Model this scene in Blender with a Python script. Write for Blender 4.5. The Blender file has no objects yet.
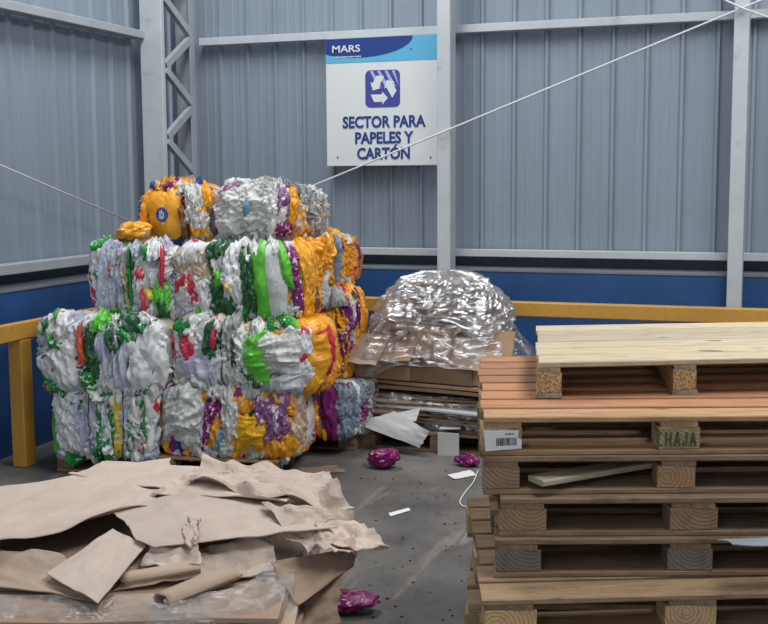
import bpy, bmesh, math, random
import numpy as np
from mathutils import Matrix, Vector

# ------------------------------------------------------------------ camera, world, light, exposure
scene = bpy.context.scene
COL = scene.collection
FPX, CAM_H = 1150.0, 1.8                                   # focal length in pixels of the 768 wide frame, eye height
_pi, _ya, _ro = math.radians(6.6), math.radians(19.4), math.radians(-0.36)
_fw = np.array([-math.sin(_ya) * math.cos(_pi), math.cos(_ya) * math.cos(_pi), -math.sin(_pi)])
_r = np.array([math.cos(_ya), math.sin(_ya), 0.0])
_u = np.cross(_r, _fw)
_r, _u = math.cos(_ro) * _r + math.sin(_ro) * _u, -math.sin(_ro) * _r + math.cos(_ro) * _u
CAMP = np.array([0.0, 0.0, CAM_H])
cd = bpy.data.cameras.new('camera')
cd.sensor_width = 36.0
cd.lens = FPX / 768.0 * 36.0
cd.clip_end = 200
cam = bpy.data.objects.new('camera', cd)
COL.objects.link(cam)
cam.matrix_world = Matrix(((_r[0], _u[0], -_fw[0], 0), (_r[1], _u[1], -_fw[1], 0), (_r[2], _u[2], -_fw[2], CAM_H), (0, 0, 0, 1)))
scene.camera = cam

world = bpy.data.worlds.new('overcast_sky')
scene.world = world
world.use_nodes = True
wbg = world.node_tree.nodes['Background']
wbg.inputs[0].default_value = (0.88, 0.94, 1.0, 1)
wbg.inputs[1].default_value = 1.05


def area_light(name, loc, sx, sy, power, color, rot):
    ld = bpy.data.lights.new(name, 'AREA')
    ld.shape = 'RECTANGLE'
    ld.size, ld.size_y, ld.energy, ld.color = sx, sy, power, color
    o = bpy.data.objects.new(name, ld)
    COL.objects.link(o)
    o.location = loc
    o.rotation_euler = rot
    return o


# translucent roof panels let the daylight in from above
area_light('roof_panel_light', (1.0, 4.6, 5.35), 1.5, 5.0, 262, (1.0, 0.985, 0.96), (0, 0, 0))
area_light('roof_panel_light.001', (-3.3, 6.3, 5.35), 1.2, 2.6, 135, (1.0, 0.985, 0.96), (0, 0, 0))

vs = scene.view_settings
vs.view_transform = 'Standard'
vs.look = 'None'
vs.exposure = 0.2
vs.gamma = 1.0
vs.use_curve_mapping = False
scene.cycles.use_denoising = True
scene.cycles.max_bounces = 8
scene.cycles.transparent_max_bounces = 16

# ------------------------------------------------------------------ measuring helpers


def ray(x, y):
    return _fw + _r * (x - 384) / FPX - _u * (y - 312) / FPX


def at_z(x, y, z):
    d = ray(x, y)
    return CAMP + d * (z - CAM_H) / d[2]


def at_y(x, y, Y):
    d = ray(x, y)
    return CAMP + d * Y / d[1]


def at_x(x, y, X):
    d = ray(x, y)
    return CAMP + d * X / d[0]


def at_d(x, y, D):
    return CAMP + ray(x, y) * D


# ------------------------------------------------------------------ numeric noise


def _hash(ix, iy, iz, seed):
    n = (ix * 73856093) ^ (iy * 19349663) ^ (iz * 83492791) ^ (seed * 2654435761 & 0x7fffffff)
    n = n & 0x7fffffff
    n = (n ^ (n >> 13)) * 1274126177 & 0x7fffffff
    n = (n ^ (n >> 16)) * 668265263 & 0x7fffffff
    return ((n ^ (n >> 15)) & 0xffff) / 32767.5 - 1.0


def noise3(p, seed=0):
    p = np.asarray(p, float)
    i = np.floor(p).astype(np.int64)
    f = p - i
    f = f * f * f * (f * (f * 6 - 15) + 10)
    out = 0
    for a in (0, 1):
        for b in (0, 1):
            for c in (0, 1):
                w = (f[..., 0] if a else 1 - f[..., 0]) * (f[..., 1] if b else 1 - f[..., 1]) * (f[..., 2] if c else 1 - f[..., 2])
                out = out + w * _hash(i[..., 0] + a, i[..., 1] + b, i[..., 2] + c, seed)
    return out


def fbm(p, seed=0, octs=3):
    p = np.asarray(p, float)
    s, a, t = 0, 1.0, 0
    for k in range(octs):
        s = s + a * noise3(p * 2 ** k, seed + 17 * k)
        t += a
        a *= 0.5
    return s / t


def p2(a, b, c=0.0):
    return np.stack([a, b, np.zeros_like(a) + c], -1)


def facet(x, y, seed=0):
    """crumple: random heights on a triangular lattice, flat facets between"""
    k = (x + y) * 0.366
    X, Y = x + k, y + k
    i, j = np.floor(X).astype(np.int64), np.floor(Y).astype(np.int64)
    fx, fy = X - i, Y - j
    up = fx > fy
    z0 = np.zeros_like(i)
    h00, h11 = _hash(i, j, z0, seed), _hash(i + 1, j + 1, z0, seed)
    hm = np.where(up, _hash(i + 1, j, z0, seed), _hash(i, j + 1, z0, seed))
    return np.where(up, (1 - fx) * h00 + (fx - fy) * hm + fy * h11, (1 - fy) * h00 + (fy - fx) * hm + fx * h11)


def creases(a, b, seed, n=6):
    """crisp folds of a sheet: sum of tilted planes meeting along random lines, in uv -1..1"""
    rs = np.random.RandomState(seed)
    out = np.zeros_like(a)
    for k in range(n):
        t = rs.uniform(0, math.pi)
        c = rs.uniform(-0.8, 0.8)
        w = rs.uniform(0.25, 0.9)
        d = np.abs(a * math.cos(t) + b * math.sin(t) - c)
        out += rs.choice([-1, 1]) * np.maximum(0, w - d) / w * rs.uniform(0.4, 1)
    return out / math.sqrt(n)


# ------------------------------------------------------------------ mesh helpers


def link(name, mesh, mats, parent=None, smooth=False):
    o = bpy.data.objects.new(name, mesh)
    COL.objects.link(o)
    if mats is not None and not mesh.materials:
        for m in (mats if isinstance(mats, (list, tuple)) else [mats]):
            mesh.materials.append(m)
    if parent:
        o.parent = parent
    return o


def pyd(name, verts, faces, mats, parent=None, smooth=False):
    me = bpy.data.meshes.new(name)
    me.from_pydata([tuple(map(float, v)) for v in verts], [], [tuple(int(i) for i in f) for f in faces])
    if smooth:
        me.polygons.foreach_set('use_smooth', [True] * len(me.polygons))
    me.update()
    return link(name, me, mats, parent)


def grid_faces(nu, nv, close_u=False, off=0, flip=False):
    F = []
    for i in range(nu if close_u else nu - 1):
        for j in range(nv - 1):
            a, b = i * nv + j, ((i + 1) % nu) * nv + j
            q = (a + off, b + off, b + 1 + off, a + 1 + off)
            F.append(q[::-1] if flip else q)
    return F


def grid_obj(name, P, mats, parent=None, smooth=True, close_u=False, flip=False):
    nu, nv = P.shape[:2]
    return pyd(name, P.reshape(-1, 3), grid_faces(nu, nv, close_u, 0, flip), mats, parent, smooth)


def shell_obj(name, P, t, mats, parent=None, smooth=True):
    """a sheet with a real thickness t"""
    nu, nv = P.shape[:2]
    du = np.gradient(P, axis=0)
    dv = np.gradient(P, axis=1)
    n = np.cross(du, dv)
    n /= np.linalg.norm(n, axis=-1, keepdims=True) + 1e-9
    if n[..., 2].mean() < 0:
        P = P[::-1].copy()
        n = -n[::-1]
    A, B = (P + n * t / 2).reshape(-1, 3), (P - n * t / 2).reshape(-1, 3)
    N = nu * nv
    F = grid_faces(nu, nv) + grid_faces(nu, nv, False, N, True)
    ring = [i * nv for i in range(nu)] + [(nu - 1) * nv + j for j in range(1, nv)] + [i * nv + nv - 1 for i in range(nu - 2, -1, -1)] + [j for j in range(nv - 2, 0, -1)]
    for k in range(len(ring)):
        a, b = ring[k], ring[(k + 1) % len(ring)]
        F.append((b, a, a + N, b + N))
    return pyd(name, np.concatenate([A, B]), F, mats, parent, smooth)


def box_data(x0, x1, y0, y1, z0, z1):
    v = [(x0, y0, z0), (x1, y0, z0), (x1, y1, z0), (x0, y1, z0), (x0, y0, z1), (x1, y0, z1), (x1, y1, z1), (x0, y1, z1)]
    f = [(3, 2, 1, 0), (4, 5, 6, 7), (0, 1, 5, 4), (1, 2, 6, 5), (2, 3, 7, 6), (3, 0, 4, 7)]
    return v, f


def box(name, x0, x1, y0, y1, z0, z1, mats, parent=None):
    return pyd(name, *box_data(x0, x1, y0, y1, z0, z1), mats, parent)


def boxes(name, lst, mats, parent=None):
    V, F = [], []
    for b in lst:
        v, f = box_data(*b)
        F += [tuple(i + len(V) for i in q) for q in f]
        V += v
    return pyd(name, V, F, mats, parent)


def bbox(name, x0, x1, y0, y1, z0, z1, mats, parent=None, bev=0.006, seg=2):
    """bevelled box"""
    v, f = box_data(x0, x1, y0, y1, z0, z1)
    bm = bmesh.new()
    bv = [bm.verts.new(p) for p in v]
    for q in f:
        bm.faces.new([bv[i] for i in q])
    bmesh.ops.bevel(bm, geom=bm.edges[:], offset=bev, segments=seg, affect='EDGES', profile=0.6)
    me = bpy.data.meshes.new(name)
    bm.to_mesh(me)
    bm.free()
    return link(name, me, mats, parent)


def prism(name, pts, y0, y1, mats, parent=None):
    """polygon in local x,z extruded along y"""
    n = len(pts)
    V = [(x, y0, z) for x, z in pts] + [(x, y1, z) for x, z in pts]
    area = sum(pts[i][0] * pts[(i + 1) % n][1] - pts[(i + 1) % n][0] * pts[i][1] for i in range(n))
    idx = list(range(n))
    if area < 0:
        idx = idx[::-1]
    F = [tuple(idx), tuple(i + n for i in idx[::-1])]
    for k in range(n):
        a, b = idx[k], idx[(k + 1) % n]
        F.append((b, a, a + n, b + n))
    return pyd(name, V, F, mats, parent)


def tube(name, pts, rad, mats, parent=None, ns=8, smooth=True):
    pts = np.array(pts, float)
    n = len(pts)
    rad = np.zeros(n) + rad
    T = np.gradient(pts, axis=0)
    T /= np.linalg.norm(T, axis=1, keepdims=True) + 1e-9
    ref = np.array([0, 0, 1.0]) if abs(T[:, 2]).mean() < 0.9 else np.array([1.0, 0, 0])
    V = []
    for i in range(n):
        a = np.cross(T[i], ref)
        a /= np.linalg.norm(a) + 1e-9
        b = np.cross(T[i], a)
        for k in range(ns):
            t = 2 * math.pi * k / ns
            V.append(pts[i] + rad[i] * (math.cos(t) * a + math.sin(t) * b))
    F = []
    for i in range(n - 1):
        for k in range(ns):
            F.append((i * ns + k, i * ns + (k + 1) % ns, (i + 1) * ns + (k + 1) % ns, (i + 1) * ns + k))
    F.append(tuple(range(ns))[::-1])
    F.append(tuple((n - 1) * ns + k for k in range(ns)))
    return pyd(name, V, F, mats, parent, smooth)


def thing(name, label, cat, loc=(0, 0, 0), rz=0.0, group=None):
    o = bpy.data.objects.new(name, None)
    COL.objects.link(o)
    o.empty_display_size = 0.1
    o.location = tuple(map(float, loc))
    o.rotation_euler = (0, 0, rz)
    return tag(o, label, cat, group)


def tag(o, label, cat, group=None):
    o['label'] = label
    o['category'] = cat
    if group:
        o['group'] = group
    return o


def struct(o, label=None):
    o['kind'] = 'structure'
    if label:
        o['label'] = label
    return o


def text_mesh(name, body, size, mats, parent, x, z, y, offset=0.0, align='CENTER', sx=1.0, shear=0.0, ext=0.002, rot=(math.pi / 2, 0, 0)):
    cu = bpy.data.curves.new(name, 'FONT')
    cu.body = body
    cu.size = size
    cu.align_x = align
    cu.offset = offset
    cu.extrude = ext
    cu.shear = shear
    cu.resolution_u = 3
    tmp = bpy.data.objects.new(name + '_curve', cu)
    COL.objects.link(tmp)
    bpy.context.view_layer.update()
    dg = bpy.context.evaluated_depsgraph_get()
    me = bpy.data.meshes.new_from_object(tmp.evaluated_get(dg))
    bpy.data.objects.remove(tmp)
    me.materials.clear()
    o = link(name, me, mats, parent)
    o.location = (x, y, z)
    o.rotation_euler = rot
    o.scale = (sx, 1, 1)
    return o


# ------------------------------------------------------------------ materials
MATS = {}


def srgb(r, g, b):
    def c(v):
        v /= 255.0
        return v / 12.92 if v <= 0.04045 else ((v + 0.055) / 1.055) ** 2.4
    return (c(r), c(g), c(b), 1.0)


class NB:
    """small node builder"""

    def __init__(self, name):
        self.m = bpy.data.materials.new(name)
        self.m.use_nodes = True
        self.t = self.m.node_tree
        self.b = self.t.nodes['Principled BSDF']
        self.out = self.t.nodes['Material Output']

    def n(self, kind, **kw):
        nd = self.t.nodes.new(kind)
        for k, v in kw.items():
            setattr(nd, k, v)
        return nd

    def l(self, a, b):
        self.t.links.new(a, b)

    def coord(self, scale=(1, 1, 1), rnd=False):
        tc = self.n('ShaderNodeTexCoord')
        mp = self.n('ShaderNodeMapping')
        mp.inputs['Scale'].default_value = scale
        self.l(tc.outputs['Object'], mp.inputs['Vector'])
        if rnd:
            oi = self.n('ShaderNodeObjectInfo')
            mu = self.n('ShaderNodeMath', operation='MULTIPLY')
            mu.inputs[1].default_value = 37.0
            self.l(oi.outputs['Random'], mu.inputs[0])
            cx = self.n('ShaderNodeCombineXYZ')
            for i in range(3):
                self.l(mu.outputs[0], cx.inputs[i])
            self.l(cx.outputs[0], mp.inputs['Location'])
        return mp.outputs[0]

    def noise(self, vec, scale, detail=3, rough=0.55, dist=0.0):
        nd = self.n('ShaderNodeTexNoise')
        nd.inputs['Scale'].default_value = scale
        nd.inputs['Detail'].default_value = detail
        nd.inputs['Roughness'].default_value = rough
        nd.inputs['Distortion'].default_value = dist
        self.l(vec, nd.inputs['Vector'])
        return nd.outputs['Fac']

    def ramp(self, fac, stops):
        nd = self.n('ShaderNodeValToRGB')
        el = nd.color_ramp.elements
        while len(el) < len(stops):
            el.new(0.5)
        for e, (p, c) in zip(el, stops):
            e.position = p
            e.color = c if len(c) == 4 else (*c, 1)
        self.l(fac, nd.inputs['Fac'])
        return nd.outputs['Color']

    def mask(self, fac, lo, hi):
        return self.ramp(fac, [(lo, (0, 0, 0)), (hi, (1, 1, 1))])

    def mix(self, fac, a, b, mode='MIX'):
        nd = self.n('ShaderNodeMix', data_type='RGBA', blend_type=mode)
        for sock, v in ((0, fac), (6, a), (7, b)):
            if hasattr(v, 'is_output'):
                self.l(v, nd.inputs[sock])
            else:
                nd.inputs[sock].default_value = v
        return nd.outputs[2]

    def bump(self, h, strength=0.3, dist=0.01, normal=None):
        nd = self.n('ShaderNodeBump')
        nd.inputs['Strength'].default_value = strength
        nd.inputs['Distance'].default_value = dist
        self.l(h, nd.inputs['Height'])
        if normal is not None:
            self.l(normal, nd.inputs['Normal'])
        return nd.outputs['Normal']

    def set(self, **kw):
        for k, v in kw.items():
            s = self.b.inputs[k.replace('_', ' ')]
            if hasattr(v, 'is_output'):
                self.l(v, s)
            else:
                s.default_value = v
        return self


def paint(name, c, rough=0.5, var=0.12, scale=3.0, metal=0.0, dirt=0.0, stretch=(1, 1, 1)):
    b = NB(name)
    v = b.coord(stretch)
    n = b.noise(v, scale, 5, 0.6)
    dark = tuple(x * (1 - 2 * var) for x in c[:3]) + (1,)
    lite = tuple(min(1, x * (1 + var)) for x in c[:3]) + (1,)
    col = b.ramp(n, [(0.3, dark), (0.7, lite)])
    if dirt:
        m = b.mask(b.noise(b.coord(), 6, 6, 0.7), 0.58, 0.72)
        mm = b.n('ShaderNodeMath', operation='MULTIPLY')
        b.l(m, mm.inputs[0])
        mm.inputs[1].default_value = dirt
        col = b.mix(mm.outputs[0], col, (0.05, 0.045, 0.04, 1))
    b.set(Base_Color=col, Roughness=rough, Metallic=metal)
    MATS[name] = b.m
    return b.m


def plastic(name, c, spots=(), rough=0.32, bump=0.5, spec=0.5, trans=0.0, scale=22.0):
    """crumpled bag film, spots = printed areas (colour, noise scale, threshold, stretch)"""
    b = NB(name)
    v = b.coord()
    n = b.noise(v, 7, 4, 0.6)
    col = b.ramp(n, [(0.25, tuple(x * 0.80 for x in c[:3])), (0.75, tuple(min(1, x * 1.1) for x in c[:3]))])
    for i, (sc, sscale, thr, st) in enumerate(spots):
        vv = b.coord(st)
        ms = b.mask(b.noise(vv, sscale, 1.5, 0.5, 0.6 + 0.3 * i), thr, thr + 0.015)
        col = b.mix(ms, col, sc)
    h = b.noise(v, scale, 5, 0.62, 1.2)
    vd = b.n('ShaderNodeVectorMath', operation='ADD')
    nz = b.n('ShaderNodeTexNoise')
    nz.inputs['Scale'].default_value = 9.0
    b.l(v, nz.inputs['Vector'])
    sc_ = b.n('ShaderNodeVectorMath', operation='SCALE')
    sc_.inputs['Scale'].default_value = 0.09
    b.l(nz.outputs['Color'], sc_.inputs[0])
    b.l(v, vd.inputs[0])
    b.l(sc_.outputs[0], vd.inputs[1])
    mp = b.n('ShaderNodeMapping')
    mp.inputs['Scale'].default_value = (1.6, 1.6, 0.8)
    b.l(vd.outputs[0], mp.inputs['Vector'])
    vo = b.n('ShaderNodeTexVoronoi')
    vo.inputs['Scale'].default_value = 17.0
    b.l(mp.outputs[0], vo.inputs['Vector'])
    n1_ = b.bump(vo.outputs['Distance'], min(1.0, bump * 0.8), 0.014)
    b.set(Base_Color=col, Roughness=rough, Normal=b.bump(h, bump * 0.7, 0.012, n1_))
    b.b.inputs['Specular IOR Level'].default_value = spec
    if trans:
        b.b.inputs['Transmission Weight'].default_value = trans
    MATS[name] = b.m
    return b.m


def wood(name, c, dark=0.55, rough=0.75, stain=0.0, contrast=1.0, knots=True):
    b = NB(name)
    v = b.coord((1.2, 14, 14), rnd=True)
    n = b.noise(v, 3.2, 5, 0.62, 0.35)
    v2 = b.coord((3, 60, 60), rnd=True)
    n2 = b.noise(v2, 3.0, 3, 0.6)
    lo = tuple(x * dark for x in c[:3])
    hi = tuple(min(1, x * 1.12) for x in c[:3])
    col = b.ramp(n, [(0.5 - 0.25 / contrast, lo), (0.5, c[:3]), (0.5 + 0.3 / contrast, hi)])
    col = b.mix(b.mask(n2, 0.35, 0.75), b.mix(1.0, col, (0.62, 0.58, 0.55, 1), 'MULTIPLY'), col)
    oi = b.n('ShaderNodeObjectInfo')
    tint = b.ramp(oi.outputs['Random'], [(0.0, (0.74, 0.72, 0.72)), (0.5, (1.0, 0.98, 0.95)), (1.0, (1.12, 1.02, 0.92))])
    col = b.mix(1.0, col, tint, 'MULTIPLY')
    if knots:
        vk = b.coord((5, 9, 9), rnd=True)
        k = b.mask(b.noise(vk, 1.6, 0, 0.5), 0.80, 0.86)
        col = b.mix(k, col, tuple(x * 0.35 for x in c[:3]) + (1,))
    if stain:
        ms = b.mask(b.noise(b.coord((2.5, 5, 5), rnd=True), 2.0, 6, 0.72), 0.5, 0.72)
        mm = b.n('ShaderNodeMath', operation='MULTIPLY')
        b.l(ms, mm.inputs[0])
        mm.inputs[1].default_value = stain
        col = b.mix(mm.outputs[0], col, (0.035, 0.03, 0.026, 1))
    b.set(Base_Color=col, Roughness=rough, Normal=b.bump(n2, 0.35, 0.004))
    b.b.inputs['Specular IOR Level'].default_value = 0.25
    MATS[name] = b.m
    return b.m


def film(name, clear=0.62, tint=(0.82, 0.84, 0.86, 1), rough=0.12, scale=16.0, bump=1.0, stretch=(1, 1, 1)):
    """clear stretch film: partly see-through, glossy, wrinkled"""
    b = NB(name)
    v = b.coord(stretch)
    h = b.noise(v, scale, 6, 0.65, 1.5)
    nrm = b.bump(h, bump, 0.03)
    b.set(Base_Color=tint, Roughness=0.4, Normal=nrm)
    gl = b.n('ShaderNodeBsdfGlossy')
    gl.inputs['Color'].default_value = (0.95, 0.96, 0.97, 1)
    gl.inputs['Roughness'].default_value = rough
    b.l(nrm, gl.inputs['Normal'])
    m0 = b.n('ShaderNodeMixShader')
    m0.inputs[0].default_value = 0.85
    b.l(b.b.outputs[0], m0.inputs[1])
    b.l(gl.outputs[0], m0.inputs[2])
    tr = b.n('ShaderNodeBsdfTransparent')
    tr.inputs[0].default_value = (0.95, 0.96, 0.97, 1)
    mx = b.n('ShaderNodeMixShader')
    k = b.noise(b.coord(), 5, 5, 0.65, 0.8)
    f = b.ramp(k, [(0.35, (min(0.97, clear + 0.14),) * 3), (0.7, (max(0.02, clear - 0.25),) * 3)])
    b.l(f, mx.inputs[0])
    b.l(m0.outputs[0], mx.inputs[1])
    b.l(tr.outputs[0], mx.inputs[2])
    b.l(mx.outputs[0], b.out.inputs[0])
    MATS[name] = b.m
    return b.m


def kraft(name, c, rough=0.8, crump=0.0):
    b = NB(name)
    v = b.coord(rnd=True)
    n = b.noise(v, 5, 5, 0.6)
    col = b.ramp(n, [(0.3, tuple(x * 0.86 for x in c[:3])), (0.7, tuple(x * 1.06 for x in c[:3]))])
    fib = b.noise(b.coord((8, 90, 40)), 4, 2, 0.5)
    col = b.mix(b.mask(fib, 0.45, 0.8), col, tuple(x * 0.88 for x in c[:3]) + (1,))
    oi = b.n('ShaderNodeObjectInfo')
    tint = b.ramp(oi.outputs['Random'], [(0.0, (0.86, 0.85, 0.84)), (1.0, (1.05, 1.03, 1.0))])
    col = b.mix(1.0, col, tint, 'MULTIPLY')
    nb = b.bump(b.noise(v, 30, 4, 0.6, 0.5), 0.12, 0.01)
    if crump:
        vd = b.n('ShaderNodeVectorMath', operation='ADD')
        nz = b.n('ShaderNodeTexNoise')
        nz.inputs['Scale'].default_value = 5.0
        b.l(v, nz.inputs['Vector'])
        sc_ = b.n('ShaderNodeVectorMath', operation='SCALE')
        sc_.inputs['Scale'].default_value = 0.25
        b.l(nz.outputs['Color'], sc_.inputs[0])
        b.l(v, vd.inputs[0])
        b.l(sc_.outputs[0], vd.inputs[1])
        vo = b.n('ShaderNodeTexVoronoi')
        vo.inputs['Scale'].default_value = 7.0
        b.l(vd.outputs[0], vo.inputs['Vector'])
        nb = b.bump(vo.outputs['Distance'], crump, 0.05, nb)
    b.set(Base_Color=col, Roughness=rough, Normal=nb)
    b.b.inputs['Specular IOR Level'].default_value = 0.25
    MATS[name] = b.m
    return b.m


M_STEEL = paint('painted_steel', srgb(186, 194, 200), 0.45, 0.05, 4, dirt=0.25)
M_STEELD = paint('painted_steel_grey', srgb(158, 166, 173), 0.5, 0.06, 4, dirt=0.3)
M_CLAD = paint('galvanised_cladding', srgb(137, 150, 164), 0.45, 0.05, 1.6, metal=0.1, dirt=0.08, stretch=(3, 3, 0.35))
M_GAP_SHADE = paint('gap_shade_paint', srgb(70, 76, 84), 0.6, 0.1, 3)  # dark colour standing for the shade under the cladding
M_BLUE = paint('blue_painted_masonry', srgb(32, 78, 134), 0.6, 0.12, 2.5, dirt=0.35)
M_LEDGE = paint('grey_ledge', srgb(120, 128, 136), 0.7, 0.1, 3, dirt=0.3)
M_YEL = paint('yellow_paint', srgb(200, 150, 64), 0.5, 0.08, 3, dirt=0.55)
M_WHITE = paint('sign_white', srgb(214, 220, 222), 0.4, 0.02, 2)
M_CYAN = paint('sign_light_blue', srgb(92, 176, 214), 0.4, 0.02, 2)
M_NAVY = paint('sign_navy', srgb(34, 62, 132), 0.4, 0.02, 2)
M_INDIGO = paint('sign_indigo', srgb(66, 74, 152), 0.4, 0.02, 2)
M_LILAC = paint('sign_lilac', srgb(170, 178, 216), 0.4, 0.02, 2)
M_PAPERW = paint('white_paper', srgb(225, 226, 226), 0.7, 0.04, 6)
M_CABLE = paint('cable_steel', srgb(214, 218, 222), 0.5, 0.03, 6)
M_BLACK = paint('black_ink', srgb(40, 42, 46), 0.6, 0.02, 6)
M_GREENINK = paint('green_stencil_ink', srgb(74, 98, 62), 0.8, 0.2, 30)
M_STRING = paint('white_string', srgb(215, 215, 210), 0.7, 0.05, 9)

W_PALE = wood('pale_pine', srgb(208, 200, 178), 0.78, stain=0.06)
W_ORANGE = wood('orange_pine', srgb(192, 146, 114), 0.68, stain=0.12)
W_TAN = wood('tan_pine', srgb(194, 164, 128), 0.62, stain=0.3)
W_DRY = wood('dry_pine', srgb(172, 150, 124), 0.6, stain=0.4)
W_OLD = wood('weathered_pine', srgb(158, 138, 116), 0.55, stain=0.5)
W_GREY = wood('grey_weathered_pine', srgb(118, 109, 100), 0.55, stain=0.55)


def chip_mat():
    b = NB('chipboard_block')
    v = b.coord()
    vo = b.n('ShaderNodeTexVoronoi')
    vo.inputs['Scale'].default_value = 170
    b.l(v, vo.inputs['Vector'])
    col = b.ramp(vo.outputs['Color'], [(0.1, srgb(120, 92, 62)), (0.5, srgb(172, 140, 98)), (0.9, srgb(208, 182, 140))])
    b.set(Base_Color=col, Roughness=0.85, Normal=b.bump(vo.outputs['Distance'], 0.4, 0.004))
    return b.m


W_CHIP = chip_mat()


def endgrain(name, c):
    b = NB(name)
    v = b.coord((1, 0.25, 1), rnd=False)
    oi = b.n('ShaderNodeObjectInfo')
    mp = b.n('ShaderNodeMapping')
    cx = b.n('ShaderNodeCombineXYZ')
    for i, (lo, hi) in enumerate(((-0.05, 0.05), (0, 0), (-0.10, 0.02))):
        mr = b.n('ShaderNodeMapRange')
        mr.inputs[3].default_value, mr.inputs[4].default_value = lo, hi
        b.l(oi.outputs['Random'], mr.inputs[0])
        b.l(mr.outputs[0], cx.inputs[i])
    b.l(cx.outputs[0], mp.inputs['Location'])
    b.l(v, mp.inputs['Vector'])
    wv_ = b.n('ShaderNodeTexWave', wave_type='RINGS', rings_direction='Y')
    wv_.inputs['Scale'].default_value = 26
    wv_.inputs['Distortion'].default_value = 2.5
    wv_.inputs['Detail'].default_value = 3
    wv_.inputs['Detail Scale'].default_value = 3
    b.l(mp.outputs[0], wv_.inputs['Vector'])
    col = b.ramp(wv_.outputs['Fac'], [(0.2, tuple(x * 0.70 for x in c[:3])), (0.7, c[:3])])
    st_ = b.mask(b.noise(b.coord((1, 1, 1), rnd=True), 14, 6, 0.7), 0.5, 0.75)
    col = b.mix(st_, col, tuple(x * 0.45 for x in c[:3]) + (1,))
    tint = b.ramp(oi.outputs['Random'], [(0.0, (0.8, 0.8, 0.82)), (1.0, (1.12, 1.04, 0.95))])
    col = b.mix(1.0, col, tint, 'MULTIPLY')
    b.set(Base_Color=col, Roughness=0.8, Normal=b.bump(wv_.outputs['Fac'], 0.2, 0.004))
    return b.m


E_OLD = endgrain('old_end_grain', srgb(168, 138, 108))
E_TAN = endgrain('tan_end_grain', srgb(204, 174, 132))
E_GREY = endgrain('grey_end_grain', srgb(128, 120, 112))
K_LIGHT = kraft('kraft_paper_light', srgb(203, 188, 178), crump=0.18)
K_CRUMP = kraft('kraft_paper_crumpled', srgb(202, 186, 175), crump=0.6)
K_MID = kraft('kraft_paper_mid', srgb(184, 164, 148))
K_DARK = kraft('kraft_paper_dark', srgb(160, 138, 120))
K_WHITE = kraft('white_lined_board', srgb(200, 202, 204))
K_SHADED = kraft('shadow_tinted_white_paper', srgb(140, 150, 162))  # white paper with its shadow mixed into the colour
K_CARD = kraft('corrugated_cardboard', srgb(176, 146, 116))
K_CARDD = kraft('corrugated_cardboard_dark', srgb(140, 116, 94))
F_CLEAR = film('stretch_film', 0.76, rough=0.07, scale=9, bump=0.45)
F_SHINY = film('stretch_film_layers', 0.56, (0.9, 0.91, 0.92, 1), 0.11, 7, 0.34, (1.0, 1.3, 2.4))
F_DULL = film('stretch_film_dull', 0.72, (0.62, 0.58, 0.58, 1), 0.2, 20, 0.8, (1, 1, 2))

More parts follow.
